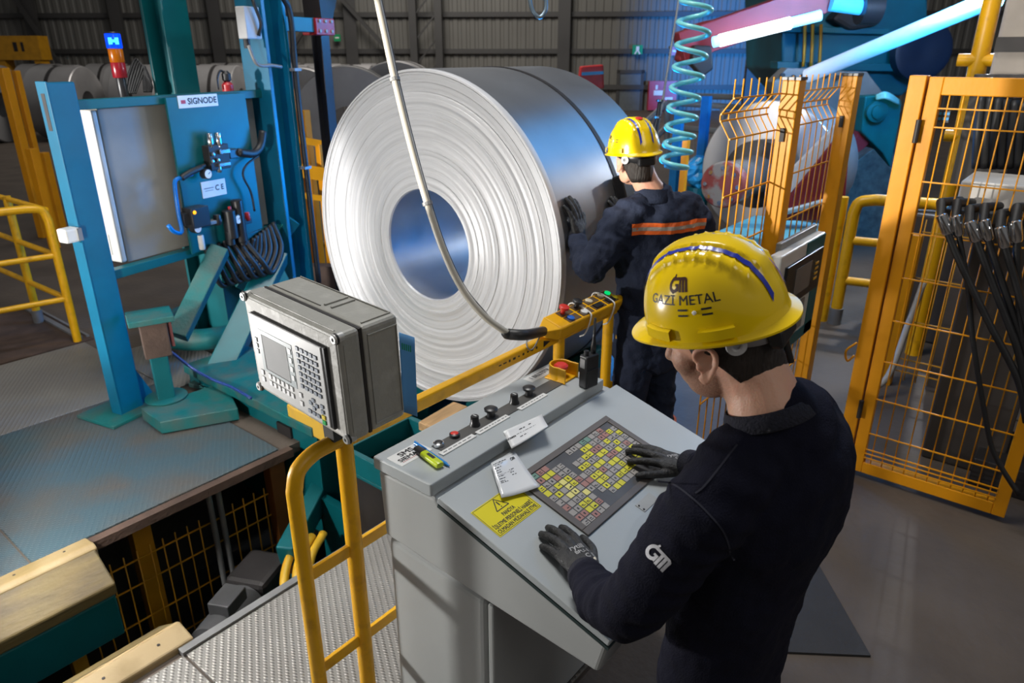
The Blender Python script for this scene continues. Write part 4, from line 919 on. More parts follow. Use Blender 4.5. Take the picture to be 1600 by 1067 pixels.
# wood block and teal tray by the coil foot
q = atz(690, 648, 0.36); g = MB(rotz(4, (q.x, q.y, 0))); g.box2((-0.13, -0.05, 0.31), (0.16, 0.05, 0.36)); o = g.build('wood_block', WOOD, bevel=0.008); tag(o, 'light wooden block lying under the coil beside the rail', 'wood block')
g = MB(); g.box2((2.45, 1.78, -0.3), (3.75, 2.42, 0.30)); o = g.build('machine_bed', mat('bed_brown', (0.05, 0.04, 0.035), 0.6, bump=0.2), bevel=0.01); tag(o, 'dark brown machine bed under the coil behind the rail', 'machine bed')
q = atz(625, 690, 0.25); t = thing('teal_tray', 'teal drip tray with hoses between console and operator box', 'tray', (q.x, q.y, 0))
g = MB(rotz(0, (q.x, q.y, 0.0)))
for a, b2 in (((-0.22, -0.2, 0.10), (0.25, 0.2, 0.12)), ((-0.22, -0.2, 0.12), (-0.19, 0.2, 0.24)), ((0.22, -0.2, 0.12), (0.25, 0.2, 0.24)), ((-0.22, 0.17, 0.12), (0.25, 0.2, 0.24)), ((-0.22, -0.2, 0.12), (0.25, -0.17, 0.24))): g.box2(a, b2)
g.build('tray', TEAL, t, bevel=0.004)
g = MB(rotz(0, (q.x, q.y, 0))); g.box2((-0.2, -0.16, -1.0), (0.22, 0.16, 0.10)); g.build('support', DARK, t)
for k, m_ in enumerate((BLACK, BLACK, YEL, BLACK)):
    g = MB(); g.tube(crv([(q.x-0.25-0.03*k, q.y-0.3, -0.9), (q.x-0.32+0.05*k, q.y-0.25, -0.45), (q.x-0.2+0.06*k, q.y-0.22, -0.15), (q.x-0.1, q.y-0.1, 0.05)], 6), 0.022, 10); g.build('hose', m_, t, smooth=True)
g = MB(); g.box2((q.x-0.34, q.y-0.30, -0.26), (q.x-0.30, q.y-0.26, -0.16)); g.cyl((q.x-0.32, q.y-0.28, -0.2), (q.x-0.32, q.y-0.34, -0.2), 0.03, 12); g.build('valve', CHROME, t)

# ------------------------------------------------------------------ saddle beams over the pit
def saddle(y0, s, label, x0, x1=0.875):
    """teal beam along x with a worn yellow two-facet liner; s=-1 slopes down towards -y"""
    t = thing('saddle_beam', label, 'saddle beam', (x1-0.5, y0, 0), 'saddle beams')
    P = lambda pts: [(y0+s*a, z) for a, z in pts] if s > 0 else [(y0+s*a, z) for a, z in pts][::-1]
    T_ = Matrix(((0, 0, 1, 0), (1, 0, 0, 0), (0, 1, 0, 0), (0, 0, 0, 1)))
    g = MB(T_); g.prism(P([(0.02, -0.36), (0.28, -0.36), (0.28, -0.14), (0.02, -0.05)]), x0, x1-0.01); g.build('beam', TEAL, t, bevel=0.006)
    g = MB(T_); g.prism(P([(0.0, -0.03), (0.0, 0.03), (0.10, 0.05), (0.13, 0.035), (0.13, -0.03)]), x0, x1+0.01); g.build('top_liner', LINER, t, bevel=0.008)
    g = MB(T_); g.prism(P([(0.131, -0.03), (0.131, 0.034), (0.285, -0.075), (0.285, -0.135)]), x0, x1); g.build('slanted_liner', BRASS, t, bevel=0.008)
    g = MB(T_)
    g = MB()
    for k in range(4):
        x = x1-0.10-0.2*k; y = y0+s*0.055; g.cyl((x, y, 0.038), (x, y, 0.0425), 0.006, 8)
    g.build('bolt', DARK, t)
saddle(3.28, -1, 'worn yellow-topped teal saddle beam along the far pit edge', -1.0)
saddle(2.30, 1, 'worn yellow-topped saddle beam along the near pit edge at the bottom frame edge', -1.0)
# ------------------------------------------------------------------ inside the pit
def mesh_panel(name, label, M, w_, h_, sx, zs, m, r=0.004, prof=None, cat='mesh fence', group=None, vert_names='wire', post=None):
    t = thing(name, label, cat, M.translation, group)
    n = int(w_/sx)+1; proto = None
    for k in range(n):
        if proto is None:
            g = MB(M); g.tube([V((0, y, z)) for y, z in (prof or ((0, 0), (0, h_)))], r, 6); proto = g.build('wire', m, t, smooth=True)
        else: clone_part(proto, M.to_3x3() @ V((sx*k, 0, 0)))
    for y, z in zs:
        g = MB(M); g.bar((-0.01, y, z), (w_, y, z), r*1.8, r*1.8); g.build('cross_wire', m, t)
    return t
PM = Matrix.Translation((0.72, 3.42, -1.25))
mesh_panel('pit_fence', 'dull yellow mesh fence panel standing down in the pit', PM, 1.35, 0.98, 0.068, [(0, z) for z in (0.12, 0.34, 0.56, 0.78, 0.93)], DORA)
g = MB(); g.box2((0.70, 3.30, -1.3), (0.765, 3.365, -0.30)); o = g.build('pit_post', DORA, bevel=0.004); tag(o, 'dull orange post in the pit under the saddle beam end', 'post')
g = MB(); g.box2((1.18, 3.58, -1.3), (1.28, 3.66, -0.1)); o = g.build('pit_post', DORA, bevel=0.004); tag(o, 'dull orange post deep behind the pit mesh', 'post')
g = MB(); g.box2((1.90, 3.36, -1.3), (2.0, 3.44, -0.1)); o = g.build('pit_post', mat('rust_orange', (0.22, 0.07, 0.01), 0.6), bevel=0.004); tag(o, 'rust orange post at the right end of the pit mesh', 'post')
for x, lb in ((1.52, 'thin grey pipe before the pit mesh, farther from the coil'), (1.575, 'thin grey pipe before the pit mesh, the one nearer the coil')):
    g = MB(); g.cyl((x, 3.36, -1.3), (x, 3.36, -0.08), 0.016, 10); o = g.build('conduit_pipe', STEELG, smooth='auto'); tag(o, lb, 'pipe', 'twin grey pipes in the pit')
MOTG = mat('motor_grey', (0.055, 0.055, 0.058), 0.6, var=0.2)
t = thing('pit_motor', 'grey geared motor on a teal skid in the pit', 'motor', (1.45, 2.95, -0.9))
g = MB(frame((0.9, 0.43, 0), z=(0, 0, 1), loc=(1.36, 2.98, -0.62))); g.lathe([(0.05, -0.22), (0.11, -0.20), (0.115, 0.12), (0.09, 0.14), (0.05, 0.15)], 24, M=Matrix.Rotation(math.pi/2, 4, 'Y')); g.build('motor_body', MOTG, t, smooth='auto')
g = MB(frame((0.9, 0.43, 0), z=(0, 0, 1), loc=(1.36, 2.98, -0.62))); g.box2((-0.10, -0.06, 0.09), (0.06, 0.06, 0.17)); g.build('terminal_box', MOTG, t, bevel=0.006)
g = MB(frame((0.9, 0.43, 0), z=(0, 0, 1), loc=(1.58, 3.10, -0.62))); g.box2((-0.12, -0.12, -0.12), (0.16, 0.12, 0.12)); g.build('gearbox', DARK, t, bevel=0.03)
g = MB(frame((0.9, 0.43, 0), z=(0, 0, 1), loc=(1.45, 2.90, -0.80))); g.box2((-0.35, -0.18, -0.10), (0.5, 0.20, 0.03)); g.build('skid', TEAL, t, bevel=0.01)
g = MB(); g.box2((1.25, 2.6, -1.35), (1.85, 3.1, -0.90)); g.build('pedestal', DARK, t)
t = thing('hydraulic_cylinder', 'teal hydraulic cylinder bracket with fat yellow hoses in the pit', 'hydraulic unit', (1.85, 2.9, -0.5))
g = MB(frame((0.85, 0.5, 0.18), z=(0, 0, 1), loc=(1.92, 3.08, -0.36))); g.box2((-0.28, -0.05, -0.07), (0.28, 0.05, 0.07)); g.build('bracket', TEAL, t, bevel=0.01)
for k in range(3):
    g = MB(); o_ = V((0.055*k, -0.03*k, 0.0)); g.tube(crv([V((1.60, 2.72, -0.66))+o_, V((1.57, 2.80, -0.50))+o_, V((1.66, 2.90, -0.42))+o_, V((1.82, 3.0, -0.40))+o_], 6), 0.024, 10); g.build('yellow_hose', mat('hose_yellow', (0.60, 0.36, 0.02), 0.45), t, smooth=True)
g = MB(); g.box2((1.95, 2.5, -1.2), (2.04, 2.75, -0.35)); g.build('valve_stack', DARK, t, bevel=0.01)

# ------------------------------------------------------------------ yellow railing far left and posts
rp0 = atz(122, 535, 0.0); hz = aty(80, 322, rp0.y).z
t = thing('left_railing', 'yellow tube railing by the brown recess sheet at the frame edge', 'railing', rp0)
lf = atz(-120, 345, hz); dirl = (V((lf.x, lf.y, 0))-V((rp0.x, rp0.y, 0))).normalized()
P0 = V((rp0.x, rp0.y, 0)); L_ = 2.0
g = MB(); g.tube([P0, P0+V((0, 0, hz-0.10))]+crv([P0+V((0, 0, hz-0.10)), P0+V((0, 0, hz-0.02))+dirl*0.03, P0+V((0, 0, hz))+dirl*0.12], 5)+[P0+V((0, 0, hz))+dirl*L_], 0.030, 12); g.build('top_loop', YEL, t, smooth='auto')
for z_ in (hz*0.66, hz*0.34):
    g = MB(); g.cyl(P0+V((0, 0, z_)), P0+V((0, 0, z_))+dirl*L_, 0.022, 10); g.build('mid_rail', YEL, t, smooth='auto')
p2 = atz(62, 505, 0); P2 = V((p2.x, p2.y, 0)); d2 = (P2-P0).normalized()
g = MB(); g.cyl(P2, P2+V((0, 0, hz)), 0.03, 12); g.build('post', YEL, t, smooth='auto')
g = MB(); g.cyl(P2, P2+V((0, 0, 0.12)), 0.04, 12); g.build('post_foot', STEELG, t, smooth='auto')
for z_ in (hz*0.98, hz*0.66, hz*0.34):
    g = MB(); g.cyl(P0+V((0, 0, z_)), P0+V((0, 0, z_))+d2*2.2, 0.022, 10); g.build('cross_rail', YEL, t, smooth='auto')
for (px, py, D, wd, lb) in ((4, 106, 8.2, 0.10, 'tall orange guard post at the frame edge, front of a pair'), (24, 110, 8.4, 0.07, 'tall orange guard post beside another at the frame edge'), (68, 238, 9.0, 0.09, 'shorter orange post behind the blue column'), (48, 232, 8.0, 0.09, 'orange post just left of the blue column')):
    p = at(px, py, D); g = MB(rotz(20, (p.x, p.y, 0))); g.box2((-wd/2, -wd/2, 0), (wd/2, wd/2, p.z)); o = g.build('guard_post', ORA, bevel=0.006); tag(o, lb, 'post', 'orange guard posts far left')
t = thing('far_barrier', 'orange barrier with round posts between mast and coil', 'barrier', at(480, 330, 6.6))
for px, py in ((457, 140), (476, 172), (500, 225)):
    p = at(px, py, 6.6); g = MB(); g.box2((p.x-0.035, p.y-0.035, 0), (p.x+0.035, p.y+0.035, p.z)); g.build('post', ORA, t, bevel=0.006)
for (pa, pb2, h_) in (((440, 213), (505, 225), 0.06), ((440, 262), (505, 272), 0.12), ((440, 300), (505, 310), 0.05)):
    a, b2 = at(*pa, 6.45), at(*pb2, 6.6); g = MB(); g.bar(a, b2, 0.04, h_); g.build('rail', ORA, t)
a, b2 = at(440, 330, 6.5), at(530, 350, 6.5); g = MB(); g.bar(V((a.x, a.y, 0.15)), V((b2.x, b2.y, 0.15)), 0.12, 0.3); g.build('kerb', RUST, t)
for k in range(2):
    g = MB(); g.tube(crv([atz(440, 372+k*6, 0.02), atz(470, 368+k*8, 0.02), atz(495, 376+k*5, 0.02), atz(530, 384+k*5, 0.02)], 6), 0.02, 8); o = g.build('floor_hose', BLACK if k else STEELG, smooth=True); tag(o, ('grey hose lying on the floor left of the coil', 'black hose lying on the floor left of the coil')[k], 'hose')
g = MB(); g.tube(crv([atz(265, 548, 0.34), atz(300, 575, 0.22), atz(330, 592, 0.17), atz(362, 605, 0.18), atz(392, 622, 0.18)], 6), 0.010, 8); o = g.build('blue_cable', mat('blue_cable', (0.02, 0.05, 0.2), 0.4), smooth=True); tag(o, 'thin dark blue cable from the short teal post', 'cable')
# ------------------------------------------------------------------ yellow mesh fence on the right
FY = 1.205
fprof = [(0, 0.08), (0, 1.80), (0.047, 1.872), (0.047, 1.892), (0, 1.955), (0, 2.03)]
fz = [(-0.006, 0.12), (-0.006, 0.35), (-0.006, 0.60), (-0.006, 0.85), (-0.006, 1.10), (-0.006, 1.33), (-0.006, 1.565), (-0.006, 1.80), (0.041, 1.868), (0.041, 1.896), (-0.006, 1.958)]
mesh_panel('mesh_fence', 'orange mesh fence panel with bent wire tops and a free left end', Matrix.Translation((2.895, FY, 0)), 0.51, 2.03, 0.084, fz, ORA, r=0.0035, prof=fprof)
mesh_panel('mesh_fence', 'orange mesh fence panel with bent wire tops between the two square posts', Matrix.Translation((3.56, FY, 0)), 0.74, 2.03, 0.092, fz, ORA, r=0.0035, prof=fprof)
for x, wd, lb in ((3.405, 0.085, 'square orange fence post nearer the front worker, black cap'), (4.315, 0.10, 'square orange fence post farther off carrying the wall box, black cap')):
    t = thing('fence_post', lb, 'fence post', (x, FY, 0), 'square posts of the mesh fence')
    g = MB(); g.box2((x, FY-0.085, 0), (x+wd, FY-0.006, 2.015)); g.build('post', ORA, t, bevel=0.004)
    g = MB(); g.box2((x-0.003, FY-0.088, 2.015), (x+wd+0.003, FY-0.003, 2.028)); g.build('cap', BLKP, t)
    g = MB(); g.box2((x-0.05, FY-0.14, 0), (x+wd+0.05, FY+0.05, 0.012)); g.build('foot_plate', ORA, t)
    g = MB(); g.box2((x-0.012, FY-0.05, 1.75), (x, FY-0.03, 1.81)); g.build('wire_clip', DARK, t)
# control box on the fence
bx0, bx1 = aty(1224, 390, 1.04).x, aty(1291, 362, 1.04).x; bz1 = aty(1291, 362, 1.04).z; bz0 = aty(1268, 512, 1.04).z
t = thing('wall_control_box', 'grey and teal control box with dark display hung on the fence', 'control box', (bx0, 1.04, bz0))
g = MB(); g.box2((bx0+0.10, 1.085, bz0+0.02), (bx1-0.01, 1.11, bz1+0.035)); g.build('rear_housing', CABG, t, bevel=0.006)
g = MB(); g.box2((bx0, 1.0400, bz0), (bx1, 1.0950, bz1)); g.build('front_housing', CREAM, t, bevel=0.008)
bw = bx1-bx0; bh = bz1-bz0
g = MB(); g.box2((bx0+0.55*bw, 1.0360, bz1-0.16*bh), (bx1-0.01, 1.0410, bz1-0.005)); g.box2((bx0+0.80*bw, 1.0360, bz0+0.01), (bx1-0.008, 1.0410, bz1-0.1)); g.box2((bx0+0.02, 1.0360, bz0+0.005), (bx1-0.008, 1.0410, bz0+0.12*bh)); g.build('teal_trim', TEAL, t)
g = MB(); g.box2((bx0+0.10*bw, 1.0250, bz0+0.48*bh), (bx0+0.93*bw, 1.0410, bz1-0.12*bh)); dp = g.build('display_frame', BLKP, t, bevel=0.004)
g = MB(); g.box2((bx0+0.30*bw, 1.0230, bz0+0.56*bh), (bx0+0.66*bw, 1.0260, bz1-0.19*bh)); g.build('display', mat('dim_display', (0.16, 0.15, 0.14), 0.2), dp)
g = MB()
for k in range(4): g.box((bx0+0.80*bw, 1.0235, bz0+(0.60+0.05*k)*bh), (0.05, 0.002, 0.012))
g.build('marks', YEL, dp)
g = MB(); g.box2((bx0+0.25*bw, 1.0350, bz0+0.15*bh), (bx0+0.68*bw, 1.0400, bz0+0.44*bh)); g.build('lower_plate', CABG, t)
g = MB(); q = aty(1237, 540, 1.0); g.tube([(q.x, 1.0500, q.z+0.06), (q.x+0.03, 1.0, q.z-0.10)], 0.018, 10); g.build('handle', BLACK, t, smooth='auto')

# ------------------------------------------------------------------ yellow gate
GX = 3.78
t = thing('fence_gate', 'wide orange mesh gate standing beyond the front worker', 'gate', (GX, 0.35, 0))
def gb(y0, y1, z0, z1, name, d=0.05): 
    g = MB(); g.box2((GX-d/2, y0, z0), (GX+d/2, y1, z1)); return g.build(name, ORA, t, bevel=0.004)
gb(0.62, 0.677, 0.03, 2.03, 'stile'); gb(-0.035, 0.022, 0.03, 2.03, 'stile'); gb(0.022, 0.62, 1.955, 2.03, 'top_rail'); gb(0.022, 0.62, 0.03, 0.095, 'bottom_rail')
proto = None
for k in range(11):
    y = 0.585-0.0535*k
    if proto is None: g = MB(); g.cyl((GX-0.02, y, 0.09), (GX-0.02, y, 1.96), 0.0032, 6); proto = g.build('wire', ORA, t, smooth=True); y0_ = y
    else: clone_part(proto, (0, y-y0_, 0))
for z in (0.125, 0.15, 0.175, 0.27, 0.47, 0.68, 0.90, 1.12, 1.34, 1.58, 1.82, 1.90):
    g = MB(); g.bar((GX-0.025, 0.02, z), (GX-0.025, 0.62, z), 0.006, 0.006); g.build('cross_wire', ORA, t)
t = thing('gate_post', 'orange gate post standing left of the mesh gate', 'gate post', (GX, 0.72, 0))
g = MB(); g.box2((GX-0.04, 0.685, 0), (GX+0.05, 0.755, 2.035)); g.build('post', ORA, t, bevel=0.004)
for z in (1.75, 0.35):
    g = MB(); g.cyl((GX-0.045, 0.681, z), (GX-0.045, 0.681, z+0.10), 0.012, 10); g.build('hinge', DARK, t)
q = atx(1318, 545, GX-0.03); g = MB(); g.tube(crv([(GX-0.03, 0.76, q.z+0.05), (GX-0.05, 0.80, q.z), (GX-0.03, 0.79, q.z-0.06), (GX-0.04, 0.76, q.z-0.02)], 5), 0.006, 6); g.build('chain_hook', ORA, t, smooth=True)
g = MB(); a = atx(1466, 180, GX+0.03); g.box2((GX+0.03, a.y-0.045, a.z-0.03), (GX+0.034, a.y+0.035, a.z+0.02)); o = g.build('blue_plate', mat('clear_plate', (0.10, 0.11, 0.13), 0.2)); tag(o, 'small plate with two lines of blue print behind the gate corner', 'plate')
g = MB()
for r_ in range(2):
    for k in range(5): g.box((GX+0.028, a.y+0.025-0.016*k, a.z+0.008-0.022*r_), (0.003, 0.011, 0.012))
g.build('print', mat('blue_print', (0.05, 0.35, 0.75), 0.4, var=0), o)

# ------------------------------------------------------------------ hoses with steel ferrules over the gate
HX = 3.66
hs = [((1476, 351), [(1480, 362), (1500, 410), (1543, 500), (1590, 592), (1604, 660)]), ((1496, 353), [(1498, 366), (1513, 452), (1521, 538), (1544, 675), (1559, 720), (1592, 773)]),
      ((1521, 362), [(1526, 376), (1554, 452), (1589, 543), (1606, 620)]), ((1541, 360), [(1544, 373), (1566, 442), (1590, 513), (1610, 580)]), ((1567, 371), [(1570, 384), (1590, 452), (1608, 520)]), ((1588, 362), [(1589, 376), (1591, 450), (1603, 560)])]
hl_ = ['first from the left', 'second from the left, reaching lowest', 'third from the left', 'fourth from the left', 'fifth from the left', 'at the frame edge']
for i, (f, pts) in enumerate(hs):
    hx = HX+0.02*(i % 2); top = atx(f[0], f[1], hx); P = [atx(p[0], p[1], hx) for p in pts]
    t = thing('hydraulic_hose', 'black hose with bright steel ferrule before the gate, %s' % hl_[i], 'hose', top, 'hoses with steel ferrules')
    d_ = (P[0]-top).normalized()
    g = MB(); g.lathe([(0.018, -0.05), (0.024, -0.045), (0.024, 0.035), (0.019, 0.045)], 16, M=frame(d_.orthogonal(), z=d_, loc=top)); g.build('ferrule', CHROME, t, smooth='auto')
    g = MB(); g.tube(crv([top]+P, 6), 0.016 if i != 1 else 0.012, 10); g.build('hose', BLACK, t, smooth=True)
    g = MB(); g.tube([top-d_*0.04, top-d_*0.08+V((0.03, 0, 0.02)), V((GX+0.2, top.y, top.z+0.06))], 0.02, 10); g.build('elbow', BLACK, t, smooth='auto')
# machine behind the gate
t = thing('manifold_box', 'white manifold box behind the gate with hoses below', 'manifold', (4.15, 0.2, 1.0))
a, b2 = atx(1502, 282, 4.1), atx(1680, 342, 4.1)
g = MB(); g.box2((4.1, b2.y, b2.z+0.0), (4.5, a.y, a.z)); g.build('box', mat('white_box', (0.55, 0.53, 0.50), 0.5), t, bevel=0.01)
g = MB(); g.box2((4.0, b2.y, b2.z-0.05), (4.45, a.y+0.03, b2.z)); g.build('hose_block', BLKP, t, bevel=0.006)
g = MB(); g.box2((4.2, b2.y, 0), (4.5, a.y-0.1, b2.z-0.05)); g.build('stand', mat('dark_brown_stand', (0.06, 0.05, 0.045), 0.6), t, bevel=0.01)
t = thing('cable_chain', 'black cable drag chain behind the top of the gate', 'cable chain', (4.6, 0.1, 1.4))
for k in range(7):
    a = atx(1535+k*13, 150+k*2, 4.55); b2 = atx(1525+k*13, 262, 4.55); g = MB(); g.tube(crv([a, a.lerp(b2, 0.5)+V((-0.04, 0, 0)), b2], 5), 0.022, 8); g.build('link_strand', BLACK, t, smooth=True)
a = atx(1590, 205, 4.75); g = MB(); g.box2((4.7, a.y-0.4, a.z-0.3), (4.8, a.y+0.25, a.z+0.28)); g.build('back_plate', DARK, t)
t = thing('beige_machine', 'beige machine housing at the top corner beyond the yellow pipes', 'machine', (5.2, 0.2, 1.5))
a, b2 = atx(1572, 0, 5.2), atx(1560, 128, 5.2); g = MB(); g.box2((5.2, -0.8, b2.z), (6.0, a.y, 3.2)); g.build('housing', mat('beige_housing', (0.30, 0.26, 0.22), 0.5), t, bevel=0.02)
g = MB(); g.box2((5.25, -0.8, b2.z-0.05), (6.0, a.y+0.05, b2.z)); g.box2((5.18, -0.8, b2.z+0.16), (5.2, a.y, b2.z+0.24)); g.build('edge_band', DARK, t)
g = MB(); g.box2((5.25, -0.8, 0), (6.0, a.y-0.05, b2.z-0.05)); g.build('base', mat('dark_brown_stand', (0, 0, 0)), t)
t = thing('pipe_frame', 'bright yellow round pipe frame behind the gate top', 'pipe frame', (4.75, 0.5, 0))
a = at(1542, 40, 4.6); g = MB(); g.cyl((a.x, a.y, 0.0), (a.x, a.y, 2.9), 0.055, 16); g.build('upright', YEL, t, smooth='auto')
b2 = at(1510, 94, 4.6); z_ = b2.z; g = MB(); g.cyl((a.x-0.02, a.y+0.12, z_), (a.x+0.05, a.y-1.0, z_), 0.04, 14); g.build('cross_pipe', YEL, t, smooth='auto')
z_ = at(1480, 220, 4.6).z; g = MB(); g.cyl((a.x-0.02, a.y+0.10, z_), (a.x+0.05, a.y-1.0, z_), 0.04, 14); g.build('cross_pipe', YEL, t, smooth='auto')
# second fence beyond the gate
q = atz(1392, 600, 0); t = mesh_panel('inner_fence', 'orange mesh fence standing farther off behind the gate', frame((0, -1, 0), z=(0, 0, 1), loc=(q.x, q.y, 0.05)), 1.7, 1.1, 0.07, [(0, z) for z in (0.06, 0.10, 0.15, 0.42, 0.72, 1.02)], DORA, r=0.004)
g = MB(); g.box2((q.x-0.04, q.y, 0), (q.x+0.04, q.y+0.10, 1.05)); g.build('post', ORA, t, bevel=0.004)
q2 = atz(1395, 590, 0); g = MB(); g.tube(crv([(q.x, q.y-0.06, 0.75), (q.x-0.05, q.y-0.03, 0.45), (q.x-0.25, q.y+0.0, 0.12), (q.x-0.45, q.y+0.15, 0.03)], 8), 0.02, 8); o = g.build('corrugated_hose', mat('pale_hose', (0.35, 0.33, 0.30), 0.5), smooth=True); tag(o, 'pale corrugated hose curling to the floor behind the gate', 'hose')
q = atz(1440, 640, 0); g = MB(); g.box2((q.x+0.2, q.y-1.4, 0.0), (q.x+0.9, q.y-0.05, 0.10)); o = g.build('floor_kerb', mat('kerb_concrete', (0.16, 0.145, 0.13), 0.8), bevel=0.01); tag(o, 'low concrete kerb on the floor behind the gate', 'kerb')
q = atz(1530, 745, 0); g = MB(); g.box2((q.x-0.12, q.y-0.5, 0.0), (q.x+0.35, q.y+0.04, 0.16)); o = g.build('dark_duct', DARK, bevel=0.006); tag(o, 'dark steel duct cover on the floor just behind the gate', 'duct')
q = atz(1560, 560, 0); g = MB(); g.box2((q.x, q.y-2.0, 0.0), (q.x+0.5, q.y+0.9, 1.0)); o = g.build('dark_machine', mat('dark_brown_stand', (0, 0, 0)), bevel=0.02); tag(o, 'large dark machine base far behind the gate', 'machine')
# yellow round railing beyond the fence
q = atz(1303, 505, 0); hz = aty(1348, 305, q.y).z
t = thing('round_railing', 'yellow round tube railing with grey feet beyond the fence post', 'railing', q)
Q = V((q.x, q.y, 0)); dr_ = V((0.25, -1, 0)).normalized()
g = MB(); g.tube([Q, Q+V((0, 0, hz-0.12))]+crv([Q+V((0, 0, hz-0.12)), Q+V((0, 0, hz-0.03))+dr_*0.03, Q+V((0, 0, hz))+dr_*0.14], 5)+[Q+V((0, 0, hz))+dr_*0.9], 0.045, 12); g.build('top_loop', YEL, t, smooth='auto')
for z_ in (hz*0.68, hz*0.36):
    g = MB(); g.cyl(Q+V((0, 0, z_)), Q+V((0, 0, z_))+dr_*0.9, 0.035, 12); g.build('mid_rail', YEL, t, smooth='auto')
g = MB(); g.cyl(Q, Q+V((0, 0, 0.14)), 0.055, 12); g.build('foot', STEELG, t, smooth='auto')
q = atz(1284, 500, 0); g = MB(); g.cyl((q.x, q.y, 0), (q.x, q.y, hz), 0.045, 12); g.build('post', YEL, t, smooth='auto')

# ------------------------------------------------------------------ rolling mill and uncoiler in blue light
HF = V((math.cos(HEAD), math.sin(HEAD), 0))
def vp(px, py, D):
    d = FW*FPX + RT*(px-800) - UP*(py-533.5); return CO + d*(D/d.dot(HF))
def vpoly(pts, D, th, name, m, par, bevel=0.01, **kw):
    """plate of thickness th in the vertical plane at distance D, outline through the given sight lines"""
    M = frame(RT, z=-HF, loc=HF*D+V((0, 0, 0))); Mi = M.inverted()
    g = MB(M); g.prism([((Mi @ vp(x, y, D)).x, (Mi @ vp(x, y, D)).y) for x, y in pts], 0, -th); return g.build(name, m, par, bevel=bevel, **kw)
MT = mat('mill_teal', (0.0, 0.11, 0.16), 0.45, var=0.2, scale=2); MRED = mat('mill_red', (0.36, 0.03, 0.04), 0.45, var=0.12)
t = thing('rolling_mill', 'big teal machine stand with drive wheel in blue light', 'machine', vp(1330, 330, 10.0))
vpoly([(1222, 108), (1222, -60), (1450, -60), (1450, 108), (1410, 150), (1260, 150)], 10.2, 1.6, 'stand', MT, t, 0.03)
vpoly([(1215, 108), (1215, 96), (1395, 100), (1395, 112)], 10.0, 0.3, 'flange_beam', MT, t, 0.01)
vpoly([(1222, 50), (1222, 40), (1390, 44), (1390, 54)], 10.0, 0.3, 'flange_beam', MT, t, 0.01)
vpoly([(1300, 30), (1330, 0), (1375, 0), (1375, 40), (1330, 48)], 9.9, 0.3, 'dark_motor', DARK, t, 0.05)
vpoly([(1260, 400), (1260, 150), (1400, 150), (1400, 400)], 10.3, 1.2, 'lower_stand', MT, t, 0.03)
c_ = vp(1440, 80, 9.9); g = MB(frame(RT, z=-HF, loc=c_)); g.lathe([(0.10, -0.1), (0.36, -0.1), (0.36, 0.06), (0.30, 0.08), (0.10, 0.04)], 32); g.build('drive_wheel', mat('wheel_blue', (0.0, 0.012, 0.04), 0.5), t, smooth='auto')
for k, x in enumerate((1258, 1270, 1283)):
    g = MB(); g.tube(crv([vp(x, 38, 9.9), vp(x-1, 70, 9.9), vp(x-3, 104, 9.9)], 4), 0.02, 6); g.build('yellow_pipe', DORA, t, smooth=True)
t = thing('mill_side_plate', 'pale bolted steel side plate with teal swing arm behind the fence', 'machine', vp(1300, 340, 8.9))
vpoly([(1208, 128), (1231, 106), (1355, 112), (1385, 152), (1398, 250), (1398, 420), (1208, 420)], 9.0, 0.25, 'side_plate', mat('pale_side_plate', (0.20, 0.195, 0.185), 0.5, var=0.2, scale=3), t, 0.01)
vpoly([(1352, 150), (1392, 147), (1410, 158), (1406, 190), (1392, 262), (1380, 240), (1346, 206)], 8.7, 0.2, 'swing_arm', mat('arm_teal', (0.0, 0.17, 0.17), 0.4), t, 0.02)
c_ = vp(1368, 174, 8.66); g = MB(frame(RT, z=-HF, loc=c_)); g.lathe([(0.12, 0), (0.12, 0.05), (0.08, 0.06), (0.08, 0.09), (0.05, 0.10)], 20); g.build('pivot_boss', mat('arm_teal', (0, 0, 0)), t, smooth='auto')
vpoly([(1344, 197), (1366, 216), (1336, 246), (1330, 240)], 8.8, 0.12, 'red_plate', MRED, t, 0.006)
g = MB()
for k in range(8):
    p_ = vp(1222+k*17, 118+ (k % 2)*3, 8.97); g.lathe([(0.03, 0), (0.03, 0.03)], 8, M=frame(RT, z=-HF, loc=p_))
g.build('bolt', DARK, t)
for k in range(3):
    g = MB(); g.tube(crv([vp(1370, 150+k*2, 8.6), vp(1385, 146+k*3, 8.5), vp(1405, 158+k*2, 8.6)], 5), 0.02, 6); g.build('air_line', HOSE, t, smooth=True)
t = thing('lower_plate', 'dark speckled grey machine plate below the red plate', 'machine plate', vp(1360, 330, 8.5)); vpoly([(1325, 262), (1365, 232), (1396, 268), (1396, 420), (1318, 420)], 8.6, 0.2, 'plate', mat('speckled_grey', (0.10, 0.11, 0.10), 0.6, var=0.4, scale=12), t)
# uncoiler coil: axis along x like the big coil
uc = vp(1196, 268, 7.6)
t = thing('uncoiler_coil', 'smaller grey steel coil on the blue mandrel behind the mesh fence', 'steel coil', uc)
UM = Matrix(((0, 0, 1, uc.x), (1, 0, 0, uc.y), (0, 1, 0, uc.z), (0, 0, 0, 1)))
g = MB(UM); g.lathe([(0.22, 0.02), (0.22, 0.0), (0.70, 0.0), (0.71, 0.01), (0.71, 0.75), (0.22, 0.75)], 72); g.build('winding', mat('uncoiler_steel', (0.30, 0.285, 0.27), 0.33, 0.5, var=0.1, scale=2), t, smooth='auto')
t = thing('mandrel', 'blue shining mandrel with worn red end flange', 'mandrel', uc)
g = MB(UM); g.lathe([(0.10, -1.0), (0.20, -0.98), (0.20, 0.1), (0.10, 0.12)], 32); g.build('shaft', mat('mandrel_steel', (0.5, 0.55, 0.6), 0.2, 0.9), t, smooth='auto')
